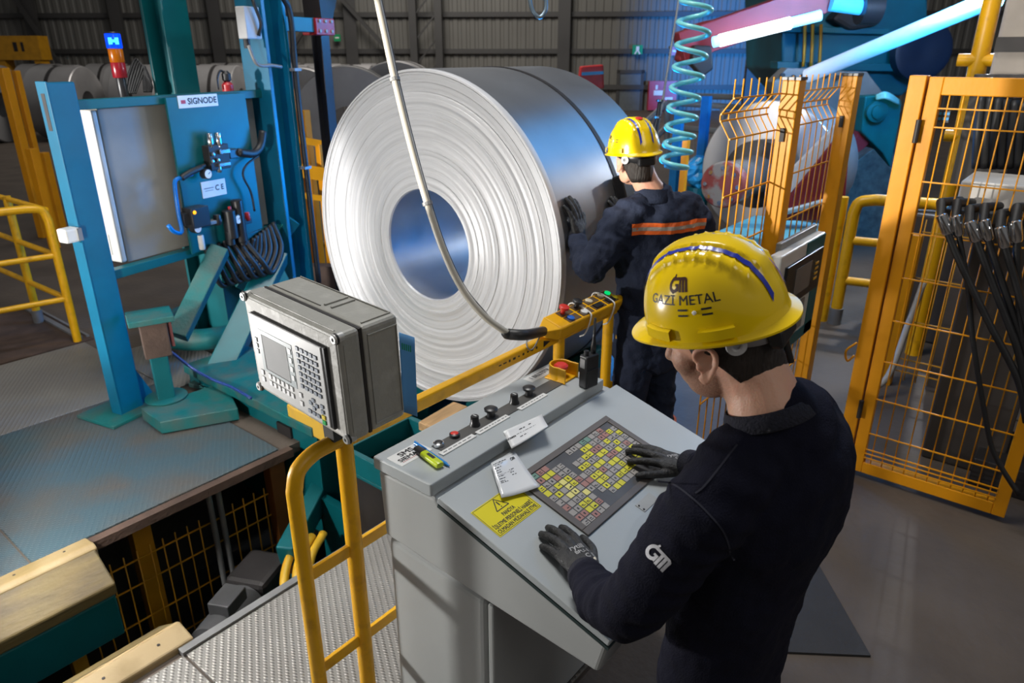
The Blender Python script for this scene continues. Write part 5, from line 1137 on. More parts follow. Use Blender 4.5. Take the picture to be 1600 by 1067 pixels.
g = MB(UM); g.lathe([(0.21, -0.30), (0.34, -0.28), (0.34, -0.12), (0.21, -0.10)], 32); g.build('collar', DARK, t, smooth='auto')
g = MB(UM); g.lathe([(0.06, -1.12), (0.20, -1.10), (0.215, -1.08), (0.215, -0.99), (0.12, -0.97)], 28); fl_ = g.build('end_flange', mat('worn_red', (0.30, 0.06, 0.05), 0.5, scale=7, col2=(0.30, 0.28, 0.26), wear=(0.5, 0.6)), t, smooth='auto')
g = MB(UM)
for k in range(8): g.cyl((0.16*math.cos(k*math.pi/4), 0.16*math.sin(k*math.pi/4), -1.12), (0.16*math.cos(k*math.pi/4), 0.16*math.sin(k*math.pi/4), -1.10), 0.02, 8)
g.build('flange_bolt', CHROME, fl_)
t = thing('red_guard', 'dark red slanted guard plate behind the fence wires', 'guard', vp(1270, 330, 7.2)); vpoly([(1225, 345), (1238, 302), (1314, 206), (1330, 206), (1318, 345)], 6.3, 0.1, 'plate', mat('dark_red_guard', (0.20, 0.012, 0.02), 0.5), t)
vpoly([(1236, 302), (1240, 262), (1316, 186), (1318, 204)], 6.32, 0.05, 'white_edge', mat('white_edge', (0.62, 0.62, 0.63), 0.4), t)
vpoly([(1222, 338), (1222, 331), (1305, 308), (1305, 315)], 6.25, 0.06, 'pale_edge', mat('pale_blue_edge', (0.35, 0.45, 0.5), 0.5), t)
t = thing('blue_table', 'light blue flat machine table low behind the fence', 'machine table', vp(1160, 370, 6.2))
g = MB(); a = vp(1118, 372, 6.2); g.box2((a.x, a.y-0.75, a.z-0.5), (a.x+0.9, a.y, a.z+0.06)); g.build('top', mat('table_blue', (0.12, 0.42, 0.55), 0.4), t, bevel=0.01)
g = MB(); g.box2((a.x+0.05, a.y-0.7, 0), (a.x+0.85, a.y-0.05, a.z-0.5)); g.build('base', MT, t)
# crumpled blue film
g = MB(); rr = random.Random(2); c_ = vp(1093, 268, 8.2); ring_ = []
for j in range(9):
    ring_.append([c_+RT*(0.17*math.sin(math.pi*(j+0.5)/9)+0.03)*math.cos(k*math.pi/9)*rr.uniform(0.75, 1.2)+HF*0.12*math.sin(k*math.pi/9)*rr.uniform(0.6, 1.2)+V((0, 0, -0.17+0.042*j)) for k in range(18)])
g.rings(ring_); o = g.build('plastic_film', mat('blue_film', (0.02, 0.30, 0.62), 0.2, var=0.2, coat=0.5)); tag(o, 'crumpled blue plastic film heap beside the orange post', 'plastic film')
p = at(1073, 215, 6.4); g = MB(); g.box2((p.x-0.028, p.y-0.028, 0), (p.x+0.028, p.y+0.028, p.z)); o = g.build('guard_post', ORA, bevel=0.006); tag(o, 'orange post under the coiled air hose', 'post')
g = MB(); g.cyl(vp(1093, 268, 8.2)-V((0, 0, 1.2)), vp(1093, 268, 8.2)-V((0, 0, 0.17)), 0.12, 16); o2 = g.build('film_stand', MT, o) 
# grey hand rails and blue posts in the back
t = thing('grey_railing', 'grey tube railing and stair far behind the coiled hose', 'railing', vp(1090, 250, 13))
for a, b2 in (((1042, 160), (1160, 168)), ((1042, 198), (1160, 208)), ((1042, 160), (1042, 250)), ((1075, 150), (1160, 152)), ((1130, 168), (1128, 250)), ((1042, 160), (1005, 195)), ((1042, 198), (1008, 232))):
    g = MB(); g.cyl(vp(*a, 13), vp(*b2, 13), 0.05, 10); g.build('tube', mat('rail_grey', (0.22, 0.23, 0.24), 0.5), t, smooth='auto')
for k in range(14):
    g = MB(); g.cyl(vp(1045+k*8, 210, 13.1), vp(1045+k*8, 262, 13.1), 0.012, 5); g.build('thin_bar', mat('rail_grey', (0, 0, 0)), t)
for px, lb in ((1105, 'slim blue steel post with bright top'), (1062, 'short blue post beside the grey railing')):
    a = vp(px, 150 if px == 1105 else 175, 9.5); g = MB(); g.box2((a.x-0.05, a.y-0.05, 0), (a.x+0.05, a.y+0.05, a.z)); o = g.build('blue_post', mat('post_blue', (0.02, 0.25, 0.6), 0.3)); tag(o, lb, 'post')
# red boom with a glowing strip, and a slanted beam
t = thing('red_boom', 'red boom with glowing blue-white strip under it', 'lamp', vp(1180, 60, 8.4))
def vbar(a, b2, wpx, D, th, name, m, par, D2=None, bev=0.01):
    A = vp(*a, D); B = vp(*b2, D2 or D); g = MB(); g.bar(A, B, th, wpx*D/FPX, up=(0, 0, 1)); return g.build(name, m, par, bevel=bev)
vbar((1060, 74), (1310, -12), 40, 8.6, 0.35, 'boom', mat('boom_red', (0.26, 0.018, 0.03), 0.5), t)
vpoly([(1060, 95), (1078, 40), (1115, 30), (1118, 78), (1090, 105)], 8.6, 0.3, 'boom_end', mat('boom_red', (0, 0, 0)), t, 0.03)
A, B = vp(1114, 66, 8.3), vp(1282, 24, 8.3)
g = MB(); g.cyl(A, B, 0.055, 14); g.build('glow_strip', mat('strip_glow', (0.5, 0.8, 1.0), 0.3, var=0, emit=(0.16, 0.55, 1.0), es=2.6), t, smooth='auto')  # emissive strip, whiter core along its middle
g = MB(); g.cyl(A.lerp(B, 0.06), A.lerp(B, 0.72), 0.064, 14); g.build('glow_strip_core', mat('strip_core_glow', (0.9, 0.95, 1.0), 0.3, var=0, emit=(0.8, 0.93, 1.0), es=3.0), t, smooth='auto')
vpoly([(1080, 100), (1085, 70), (1112, 72), (1115, 108), (1098, 120)], 8.3, 0.2, 'dark_head', DARK, t, 0.02)
A, B = vp(1298, 4, 8.4), vp(1358, 12, 8.4); g = MB(); g.cyl(A, B, 0.085, 16); g.build('blue_cylinder', mat('painted_blue_glow', (0.1, 0.5, 0.9), 0.2, var=0.1, emit=(0.02, 0.4, 1.0), es=0.7), t, smooth='auto')  # blue light on the cylinder painted in as emission, not a lamp
g = MB(); g.cyl(B-RT*0.10, B+RT*0.1, 0.17, 18); g.build('end_drum', BLKP, t, smooth='auto')
t = thing('slanted_beam', 'long slanted pale steel beam, white lit at its top end and blue below', 'beam', vp(1410, 60, 7.0))
A, B = vp(1262, 118, 8.0), vp(1552, -2, 6.4); g = MB(); n_ = 10
g.tube([A.lerp(B, k/n_) for k in range(n_+1)], 0.074, 20); o = g.build('beam', mat('pale_gloss_paint', (0.75, 0.78, 0.80), 0.25, var=0.03), t, smooth='auto')
la = light('beam_fill_white', 'POINT', A.lerp(B, 0.93)-HF*0.35+UP*0.18, A, 170, (0.95, 0.97, 1.0), 0.04); lb_ = light('beam_fill_blue', 'POINT', A.lerp(B, 0.45)-HF*0.45-UP*0.3, A, 28, (0.02, 0.40, 1.0), 0.05)  # added lights that make the white-to-blue fade on the beam
g = MB(); g.cyl(A.lerp(B, 0.992), A.lerp(B, 1.02), 0.08, 16); g.build('end_cap', mat('painted_blue_glow', (0, 0, 0)), t, smooth='auto')  # same painted glow on the beam end, not a lamp
# red unit far back
t = thing('red_unit', 'red machine unit with blue stripe behind the white coil', 'machine', vp(925, 120, 20))
vpoly([(903, 140), (908, 104), (943, 101), (944, 138)], 20, 0.5, 'housing', RED, t, 0.03); vpoly([(909, 118), (909, 113), (943, 111), (943, 116)], 19.95, 0.04, 'stripe', mat('post_blue', (0, 0, 0)), t, 0)
vpoly([(912, 190), (912, 136), (936, 136), (936, 190)], 20.05, 0.4, 'stand', GIRT, t, 0)

# ------------------------------------------------------------------ hanging things
hp = []
D_ = 4.4; n_turn = 9; N_ = n_turn*20
tops = [(1092, -12), (1086, 17), (1083, 54), (1079, 90), (1074, 122), (1069, 155), (1065, 185), (1062, 214), (1058, 238), (1052, 262)]
for k in range(N_+1):
    u = k/20.0; i = min(n_turn-1, int(u)); f = u-i
    c_ = at(*tops[i], D_).lerp(at(*tops[i+1], D_), f); a = 2*math.pi*u
    R_ = 0.098*(1.0-0.02*i)
    hp.append(c_ + RT*math.cos(a)*R_ + HF*math.sin(a)*R_)
hp += [hp[-1]+V((-0.05, 0.05, -0.0)), hp[-1]+V((-0.12, 0.08, 0.02))]
g = MB(); g.tube(hp, 0.0155, 10); o = g.build('coiled_air_hose', HOSE, smooth=True); tag(o, 'turquoise coiled air hose hanging above the rear worker', 'air hose')
t = thing('hanging_rod', 'thin hanging steel rod with black end behind the rear worker', 'rod', at(1024, 210, 4.7))
g = MB(); g.cyl(at(1062, -8, 4.7), at(1032, 178, 4.7), 0.008, 8); g.build('rod', STEELG, t, smooth='auto')
g = MB(); g.tube([at(1031, 160, 4.7), at(1028, 185, 4.7), at(1022, 208, 4.7)], [0.014, 0.018, 0.024], 10); g.build('handle', BLKP, t, smooth='auto')
for py in (157, 183):
    g = MB(); p_ = at(1031-(py-157)*0.15, py, 4.7); g.lathe([(0.015, -0.008), (0.024, -0.006), (0.024, 0.006), (0.015, 0.008)], 14, M=Matrix.Translation(p_)); g.build('ring', CHROME, t, smooth='auto')
t = thing('cable_hook', 'open steel hook hanging into the top of the frame', 'hook', at(842, 10, 4.0))
g = MB(); g.tube(crv([at(827, -30, 4.0), at(828, 0, 4.0), at(833, 18, 4.0), at(843, 27, 4.0), at(852, 17, 4.0), at(853, 0, 4.0), at(848, -4, 4.0)], 6), 0.011, 10); g.build('hook', mat('hook_steel', (0.2, 0.27, 0.33), 0.3, 0.6), t, smooth=True)
# ------------------------------------------------------------------ people
from mathutils.bvhtree import BVHTree
SKIN = mat('skin', (0.66, 0.37, 0.255), 0.5, scale=9, col2=(0.60, 0.29, 0.20), wear=(0.45, 0.75), bump=0.15, bscale=220, spec=0.4)
_p = SKIN.node_tree.nodes['Principled BSDF']; _p.inputs['Subsurface Weight'].default_value = 0.25; _p.inputs['Subsurface Radius'].default_value = (1.0, 0.25, 0.12); _p.inputs['Subsurface Scale'].default_value = 0.012
EYE = mat('eye_white', (0.7, 0.7, 0.68), 0.2, var=0)
def tags(): pass
def tube_s(mb, pts, n=14, k=5, wr=0.0, fr=90.0):
    """tapering organic limb: pts = (position, rx, ry, xdir); rounded ends"""
    P = [V(p[0]) for p in pts]; A = [p[1] for p in pts]; B = [p[2] if len(p) > 2 else p[1] for p in pts]
    X = [V(p[3]) if len(p) > 3 else None for p in pts]
    Q = crv(P, k); m = len(Q); R = []; last = None
    for i, q in enumerate(Q):
        u = i/k; j = min(len(P)-1, int(u)); f = u-j; j2 = min(len(P)-1, j+1)
        f2 = f*f*(3-2*f); a = A[j]*(1-f2)+A[j2]*f2; b = B[j]*(1-f2)+B[j2]*f2
        t = (Q[min(m-1, i+1)]-Q[max(0, i-1)]).normalized()
        x = X[j].lerp(X[j2], f) if X[j] is not None else (last if last is not None else t.orthogonal())
        x = (x-t*x.dot(t)).normalized(); last = x; y = t.cross(x)
        R.append((q, t, x, y, a, b))
    rr = []
    run = [0.0]
    for i in range(1, m): run.append(run[-1]+(Q[i]-Q[i-1]).length)
    def ring(q, x, y, a, b, s=None):
        out = []
        for c in range(n):
            an = 2*math.pi*c/n; w_ = 1.0
            if wr and s is not None: w_ = 1+wr*(math.sin(fr*s+2.2*math.sin(an+4*s)+0.9*math.sin(2*an))+0.6*math.sin(fr*0.57*s+1.7*math.cos(an+1.1)))
            out.append(q+x*math.cos(an)*a*w_+y*math.sin(an)*b*w_)
        return out
    q, t, x, y, a, b = R[0]; h = min(a, b)
    for s in (0.85, 0.5): rr.append(ring(q-t*h*s*0.9, x, y, a*math.sqrt(1-s*s), b*math.sqrt(1-s*s)))
    for i_, (q, t, x, y, a, b) in enumerate(R): rr.append(ring(q, x, y, a, b, run[i_] if 0 < i_ < m-1 else None))
    q, t, x, y, a, b = R[-1]; h = min(a, b)
    for s in (0.5, 0.85): rr.append(ring(q+t*h*s*0.9, x, y, a*math.sqrt(1-s*s), b*math.sqrt(1-s*s)))
    mb.rings(rr); return mb
def blob(mb, M, c, r, n=16, m=10):
    """ellipsoid, centre c and radii r in the local axes of M"""
    rr = []
    for j in range(1, m):
        a = -math.pi/2+math.pi*j/m
        rr.append([M @ V((c[0]+r[0]*math.cos(a)*math.cos(2*math.pi*k/n), c[1]+r[1]*math.cos(a)*math.sin(2*math.pi*k/n), c[2]+r[2]*math.sin(a))) for k in range(n)])
    mb.rings(rr)
TEXC = {}
def organic(mb, name, m, parent, voxel, smooth=6, disp=None, kind=None):
    o = mb.build(name, m, parent, smooth=True)
    r = o.modifiers.new('remesh', 'REMESH'); r.mode = 'VOXEL'; r.voxel_size = voxel; r.use_smooth_shade = True
    if smooth: s = o.modifiers.new('smooth', 'SMOOTH'); s.iterations = smooth; s.factor = 0.5
    for st, sc in (disp or []):
        key = (sc,)
        if key not in TEXC:
            tx = bpy.data.textures.new('folds', 'CLOUDS'); tx.noise_scale = sc; tx.noise_depth = 2; TEXC[key] = tx
        d = o.modifiers.new('folds', 'DISPLACE'); d.texture = TEXC[key]; d.strength = st; d.mid_level = 0.5; d.texture_coords = 'GLOBAL'
    return o
def bvh(o):
    dg = bpy.context.evaluated_depsgraph_get(); dg.update()
    e = o.evaluated_get(dg); me = e.to_mesh(); vs = [e.matrix_world @ v.co for v in me.vertices]; fs = [tuple(p.vertices) for p in me.polygons]
    t = BVHTree.FromPolygons(vs, fs); e.to_mesh_clear(); return t
def drape(name, vs, fs, M, tree, m, parent, off=0.0012):
    """flat print pressed on a surface along -z of M"""
    d = -(M.to_3x3() @ V((0, 0, 1))).normalized(); out = []
    last = None
    for v in vs:
        p = M @ V(v); h = tree.ray_cast(p-d*0.3, d)
        q = h[0] if h[0] is not None else None
        out.append((p, q, h[1]))
    ds = [(q-p).dot(d) for p, q, n in out if q is not None]
    dm = sum(ds)/max(1, len(ds)) if ds else 0
    w = [(q-d*off) if q is not None and abs((q-p).dot(d)-dm) < 0.08 else p+d*dm-d*off for p, q, n in out]
    mb = MB(); mb.add(w, fs); return mb.build(name, m, parent)
def subdiv2(vs, fs, n=3):
    bm = bmesh.new(); V_ = [bm.verts.new(v) for v in vs]
    for f in fs: bm.faces.new([V_[i] for i in f])
    bmesh.ops.subdivide_edges(bm, edges=bm.edges[:], cuts=n, use_grid_fill=True)
    bm.verts.index_update(); r = [tuple(v.co) for v in bm.verts], [tuple(v.index for v in f.verts) for f in bm.faces]; bm.free(); return r

def head_frame(c, az, pitch, roll=0):
    a = math.radians(az); p = math.radians(pitch)
    f = V((math.cos(a)*math.cos(p), math.sin(a)*math.cos(p), -math.sin(p))); l = V((-math.sin(a), math.cos(a), 0))
    if roll: l = Quaternion(f, math.radians(roll)) @ l
    u = f.cross(l); return Matrix(((f.x, l.x, u.x, c[0]), (f.y, l.y, u.y, c[1]), (f.z, l.z, u.z, c[2]), (0, 0, 0, 1)))   # local x forward, y left, z up
def add_head(mb, M):
    """head in M: x forward, y left, z up, origin mid skull at brow height"""
    blob(mb, M, (-0.008, 0, 0.015), (0.098, 0.076, 0.098), 20, 14)
    blob(mb, M, (0.030, 0, -0.062), (0.066, 0.063, 0.076), 18, 12)
    blob(mb, M, (0.054, 0, -0.110), (0.034, 0.036, 0.026)); blob(mb, M, (0.02, 0.044, -0.088), (0.048, 0.020, 0.036)); blob(mb, M, (0.02, -0.044, -0.088), (0.048, 0.020, 0.036))
    for s in (-1, 1):
        blob(mb, M, (0.048, s*0.034, -0.040), (0.036, 0.034, 0.038)); blob(mb, M, (0.080, s*0.030, 0.004), (0.014, 0.024, 0.010))
        blob(mb, M, (0.094, s*0.012, -0.052), (0.012, 0.010, 0.009))
    tube_s(mb, [(M @ V((0.086, 0, -0.002)), 0.010), (M @ V((0.098, 0, -0.025)), 0.011), (M @ V((0.110, 0, -0.046)), 0.014)], 10, 4)
    blob(mb, M, (0.084, 0, -0.074), (0.013, 0.025, 0.007)); blob(mb, M, (0.081, 0, -0.086), (0.013, 0.022, 0.008))
    for s in (-1, 1):
        E_ = M @ Matrix.Translation((-0.006, s*0.082, -0.030)) @ Matrix.Rotation(s*0.45, 4, 'Z') @ Matrix.Rotation(-0.18, 4, 'Y')
        hx = [(0.012, 0, -0.026), (0.004, s*0.004, -0.036), (-0.008, s*0.006, -0.026), (-0.022, s*0.010, 0.004), (-0.020, s*0.012, 0.026), (-0.004, s*0.009, 0.034), (0.012, s*0.004, 0.026), (0.014, 0, 0.010)]
        tube_s(mb, [(E_ @ V(q), 0.0058) for q in hx], 8, 5)
        blob(mb, E_, (-0.004, s*0.001, 0.0), (0.016, 0.0045, 0.028)); blob(mb, E_, (0.004, s*0.002, -0.029), (0.010, 0.006, 0.009)); blob(mb, E_, (0.010, s*0.003, -0.004), (0.006, 0.006, 0.009))
def eyes(M, parent):
    for s in (-1, 1):
        mb = MB(); blob(mb, M, (0.0655, s*0.031, -0.014), (0.0125, 0.0125, 0.0115), 14, 10); e = mb.build('eye', EYE, parent, smooth=True)
        mb = MB(); blob(mb, M, (0.0758, s*0.031, -0.017), (0.0035, 0.0055, 0.0055), 12, 8); mb.build('iris', mat('iris_brown', (0.05, 0.025, 0.012), 0.2, var=0), e, smooth=True)
def hair_cap(M, parent, lo=-0.122, side=80):
    """short hair: a thick shell round the back and sides of the skull"""
    mb = MB(); N = 40; rings_ = []
    for j in range(9):
        v = j/8; rr = []
        for k in range(N+1):
            a = math.radians(side+(360-2*side)*k/N); back = max(0.0, -math.cos(a)); back = min(1.0, 1.35*back*back*(3-2*back))
            z0 = lo*back + (-0.028)*(1-back); z = z0+(0.060-z0)*v
            zz = (z-0.015)/0.098; s_ = math.sqrt(max(0.05, 1-zz*zz)); s_ = max(s_, 0.93 if z < -0.03 else 0)
            t_ = 1.085 - (0.05*(1-v)**4)
            rr.append(M @ V((-0.008+0.098*s_*math.cos(a)*t_, 0.076*s_*math.sin(a)*t_, z)))
        rings_.append(rr)
    vs = [p for r in rings_ for p in r]; fs = []
    for j in range(8):
        for k in range(N): a = j*(N+1)+k; fs.append((a, a+1, a+N+2, a+N+1))
    mb.add(vs, fs); o = mb.build('hair', HAIR, parent, smooth=True); s = o.modifiers.new('thick', 'SOLIDIFY'); s.thickness = 0.010; s.offset = -0.3
    return o
BLUS = mat('blue_stripe', (0.012, 0.03, 0.36), 0.3, var=0, coat=0.3)
def hard_hat(H_, parent, front, red_dot=False, prints=False):
    """H_: x forward, y left, z up; origin at the rim centre"""
    a_, b_, h_ = 0.140, 0.120, 0.150
    def shell(th, tt):
        r = math.cos(tt)**0.84; z = h_*math.sin(tt)**0.97
        x = a_*r*math.cos(th); y = b_*r*math.sin(th)
        return x, y, z
    def bump(x, y, z):
        f = max(0.0, min(1.0, (z-0.060)/0.030)); ends = max(0.0, min(1.0, (0.118-abs(x+0.012))/0.022)); f *= ends
        y_ = abs(y); d = 0.0
        if y_ < 0.026: d = 0.0075*min(1, (0.026-y_)/0.006)
        elif 0.036 < y_ < 0.060: d = 0.0055*min(1, min(y_-0.036, 0.060-y_)/0.006)
        w_ = 0.0030*max(0, math.sin(x*2*math.pi/0.021))**4 if (0.022 < y_ < 0.066 and x < 0.06) else 0
        return f*(d+w_)
    NT, NS = 120, 44; mb = MB(H_); rr = []
    def outward(x, y, z):
        n = V((x/a_**2, y/b_**2, z/h_**2)); return n.normalized()
    # rim and peak first
    def rim_off(th, k):
        pk = max(0.0, math.cos(th))**3; tl = max(0.0, -math.cos(th))**3
        ext = (0.008+0.036*pk+0.014*tl)*k; return ext, -(0.006+0.016*pk*1.0+0.006*tl)*k
    for k in (0.92, 1.0, 1.0, 0.72, 0.38, 0.12):
        ring_ = []
        for i in range(NT):
            th = 2*math.pi*i/NT; x, y, z = shell(th, 0.0); e, dz = rim_off(th, k); L_ = math.hypot(x, y)
            ring_.append((x*(1+e/L_), y*(1+e/L_), dz-(0.006 if k == 0.92 else 0)))
        rr.append(ring_)
    rr[1] = [(x, y, z-0.004) for x, y, z in rr[1]]
    for j in range(1, NS+1):
        tt = (math.pi/2)*(j/NS)**0.9*0.985; ring_ = []
        for i in range(NT):
            th = 2*math.pi*i/NT; x, y, z = shell(th, tt); d = bump(x, y, z); n = outward(x, y, z); ring_.append((x+n.x*d, y+n.y*d, z+n.z*d))
        rr.append(ring_)
    vs = [p for r in rr for p in r]; fs = []
    for j in range(len(rr)-1):
        for i in range(NT): fs.append((j*NT+i, j*NT+(i+1) % NT, (j+1)*NT+(i+1) % NT, (j+1)*NT+i))
    fs.append(tuple((len(rr)-1)*NT+i for i in range(NT)))
    mb.add(vs, fs); hat = mb.build('hard_hat', HAT, parent, smooth='auto')
    s = hat.modifiers.new('thick', 'SOLIDIFY'); s.thickness = 0.003; s.offset = -1
    def top(x, y, off=0.0):
        rho = min(0.985, math.sqrt((x/a_)**2+(y/b_)**2)); tt = math.acos(rho**(1/0.84)); z = h_*math.sin(tt)**0.97; d = bump(x, y, z)+off; n = outward(x, y, max(z, 0.02)); return (x+n.x*d, y+n.y*d, z+n.z*d)
    def side(th, z, off=0.0):
        tt = math.asin(min(1, max(0, z/h_))**(1/0.97)); x, y, z = shell(th, tt); d = bump(x, y, z)+off; n = outward(x, y, max(z, 0.02)); return (x+n.x*d, y+n.y*d, z+n.z*d)
    for s in (-1, 1):     # blue stripes in the grooves
        pts = [-0.131+0.256*k/40 for k in range(41)]; vs = []; fs = []
        for k, x in enumerate(pts):
            for w_ in (-0.0045, 0, 0.0045):
                yy = s*(0.030) + w_
                vs.append(top(x, yy, 0.0025))
        for k in range(40):
            for c in (0, 1): a = k*3+c; fs.append((a, a+1, a+4, a+3))
        g = MB(H_); g.add(vs, fs); g.build('stripe', BLUS, hat, smooth=True)
    # accessory lugs on the rim
    for th0 in (62, 112, -62, -112):
        g = MB(H_); rows_ = []
        for zz, o_ in ((0.002, 0.0), (0.003, 0.011), (0.022, 0.010), (0.025, 0.0)):
            rows_.append([H_.inverted() @ (H_ @ V(side(math.radians(th0+k*2.2), zz, o_))) for k in range(-6, 7)])
        vs = [p for r in rows_ for p in r]; fs = []
        for j in range(3):
            for k in range(12): a = j*13+k; fs.append((a, a+1, a+14, a+13))
        g.add(vs, fs); g.build('rim_lug', HAT, hat, smooth='auto')
    # vent slots
    for s in (1, -1):
        for dth, zz in ((-8, 0.062), (-8, 0.052), (12, 0.062), (12, 0.052)):
            th = math.radians(s*(96+dth)); g = MB(H_); w_ = math.radians(4.2)
            g.add([side(th-w_, zz-0.0018, 0.0008), side(th, zz-0.0018, 0.0008), side(th+w_, zz-0.0018, 0.0008), side(th+w_, zz+0.0018, 0.0008), side(th, zz+0.0018, 0.0008), side(th-w_, zz+0.0018, 0.0008)], [(0, 1, 4, 5), (1, 2, 3, 4)])
            g.build('vent_slot', INK, hat)
        g = MB(H_); c_ = V(side(math.radians(s*98), 0.057, 0.001)); n = V((0, s, 0.15)).normalized(); g.lathe([(0.004, 0), (0.004, 0.002), (0.002, 0.003)], 12, M=frame(n.orthogonal(), z=n, loc=c_)); g.build('rivet', WHITE, hat)
    if red_dot:
        g = MB(H_); n = V((-0.35, 0, 1)).normalized(); g.lathe([(0.017, 0), (0.017, 0.002), (0.012, 0.003)], 16, M=frame(n.orthogonal(), z=n, loc=V(top(-0.055, 0.0, 0.001)))); g.build('red_mark', REDB, hat, smooth='auto')
    if prints:
        mf = lambda th0, z0, k=1.0: (lambda u, v: side(th0+u/0.128*k, z0+v, 0.0005))
        vs, fs = gm_logo(0.0235); vs, fs = subdiv2(vs, fs, 2); f = mf(math.radians(prints), 0.104); g = MB(H_); g.add([f(x, y) for x, y, z in vs], fs); g.build('logo', mat('dark_brown_print', (0.05, 0.012, 0.006), 0.4, var=0), hat)
        vs, fs = text_mesh('GAZİ METAL', 0.0235, 0.0002); f = mf(math.radians(prints+1.5), 0.078); g = MB(H_); vs, fs = subdiv2(vs, fs, 1); g.add([f(x*1.12, y) for x, y, z in vs], fs); g.build('lettering', INK, hat)
    else:
        vs, fs = gm_logo(0.014); f = (lambda u, v: side(math.radians(78)+u/0.125, 0.072+v, 0.0012)); g = MB(H_); g.add([f(x, y) for x, y, z in vs], fs); g.build('logo', INK, hat)
    # head band below the rim, dial at the back
    N = 30; vs = []; fs = []
    for k in range(N+1):
        a = math.radians(75+(210)*k/N); bk = max(0.0, -math.cos(a)); z1 = -0.002; z0 = -0.018-0.034*bk
        for r_, z in ((1.0, z1), (1.0, z0)): vs.append((-0.006+0.112*math.cos(a)*r_, 0.092*math.sin(a)*r_, z))
    for k in range(N): fs.append((2*k, 2*k+1, 2*k+3, 2*k+2))
    g = MB(H_); g.add(vs, fs); o = g.build('head_band', mat('band_grey', (0.30, 0.30, 0.31), 0.4) if not red_dot else BLKP, hat, smooth=True); m_ = o.modifiers.new('thick', 'SOLIDIFY'); m_.thickness = 0.003
    for s in (1, -1):
        n = V((-0.55, s*0.83, -0.05)).normalized(); c_ = V((-0.006+0.114*math.cos(math.radians(122)), s*0.094*math.sin(math.radians(122)), -0.030))
        g = MB(H_); g.lathe([(0.007, 0), (0.007, 0.004), (0.010, 0.006), (0.019, 0.005), (0.020, 0.0)], 24, M=frame(n.orthogonal(), z=n, loc=c_)); g.build('band_disc', mat('disc_white', (0.55, 0.55, 0.56), 0.35), o, smooth='auto')
    g = MB(H_); g.box((-0.122, 0, -0.042), (0.030, 0.085, 0.040)); g.build('dial_housing', BLKP, hat, bevel=0.008)
    return hat

def glove(M, spec, name, parent, tree=False):
    """gloved hand in M; spec: wrist, palm knuckles, tips, thumb (local coordinates)"""
    mb = MB(); W = V(spec['wrist'])
    K = [V(k) for k in spec['kn']]; T = [V(t) for t in spec['tips']]
    rad = spec.get('r', (0.0112, 0.0124, 0.0128, 0.0122))
    mid = sum(K, V((0, 0, 0)))/4; ax = (K[3]-K[0]).normalized()
    up = V(spec.get('up', (0, 0, 1)))
    wr3 = M.to_3x3()
    g_ = spec.get('g', 1.0)
    tube_s(mb, [(M @ (W+(W-mid)*0.35), 0.036*g_, 0.026, wr3 @ ax), (M @ W, 0.036*g_, 0.025, wr3 @ ax), (M @ W.lerp(mid, 0.4), 0.046*g_, 0.022, wr3 @ ax), (M @ W.lerp(mid, 0.85), 0.050*g_, 0.0175, wr3 @ ax), (M @ W.lerp(mid, 1.02), 0.045*g_, 0.014, wr3 @ ax)], 18, 5)
    for k, t_, r in zip(K, T, rad):
        root = W.lerp(k, 0.62); d = t_-k; L_ = d.length
        j1 = k+d*0.42+up*0.09*L_; j2 = k+d*0.75+up*0.07*L_
        tube_s(mb, [(M @ root, r*0.95), (M @ (k+up*0.004), r*1.12), (M @ j1, r*1.04), (M @ j2, r*0.98), (M @ t_, r*0.82)], 12, 5)
    th = [V(q) for q in spec['thumb']]
    tube_s(mb, [(M @ th[0], 0.017), (M @ th[0].lerp(th[1], 0.6), 0.0155), (M @ th[1], 0.0132), (M @ th[1].lerp(th[2], 0.6)+(M.to_3x3() @ up)*0.002, 0.012), (M @ th[2], 0.0098)], 12, 5)
    return organic(mb, name, GLOVE, parent, 0.0026, 3, [(0.0025, 0.02)])

def stubble(m_, c, r, col=(0.19, 0.10, 0.065), nm='skin_front'):
    """skin that turns to a short beard round world point c"""
    k = SKIN.copy(); k.name = nm; n = k.node_tree.nodes; L = k.node_tree.links; p = n['Principled BSDF']
    base = p.inputs['Base Color'].links[0].from_socket
    g = n.new('ShaderNodeNewGeometry'); d = n.new('ShaderNodeVectorMath'); d.operation = 'DISTANCE'; L.new(g.outputs['Position'], d.inputs[0]); d.inputs[1].default_value = c
    nz = n.new('ShaderNodeTexNoise'); nz.inputs['Scale'].default_value = 420; nz.inputs['Detail'].default_value = 2; L.new(g.outputs['Position'], nz.inputs[0])
    mr = n.new('ShaderNodeMapRange'); mr.inputs['From Min'].default_value = r*0.72; mr.inputs['From Max'].default_value = r; mr.inputs['To Min'].default_value = 0.95; mr.inputs['To Max'].default_value = 0.0; L.new(d.outputs['Value'], mr.inputs[0])
    mu = n.new('ShaderNodeMath'); mu.operation = 'MULTIPLY'; L.new(mr.outputs[0], mu.inputs[0]); mu2 = n.new('ShaderNodeMath'); mu2.operation = 'ADD'; mu2.inputs[1].default_value = 0.25; L.new(nz.outputs[0], mu2.inputs[0]); L.new(mu2.outputs[0], mu.inputs[1])
    mx = n.new('ShaderNodeMix'); mx.data_type = 'RGBA'; L.new(mu.outputs[0], mx.inputs['Factor']); L.new(base, mx.inputs['A']); mx.inputs['B'].default_value = (*col, 1)
    L.new(mx.outputs['Result'], p.inputs['Base Color']); return k

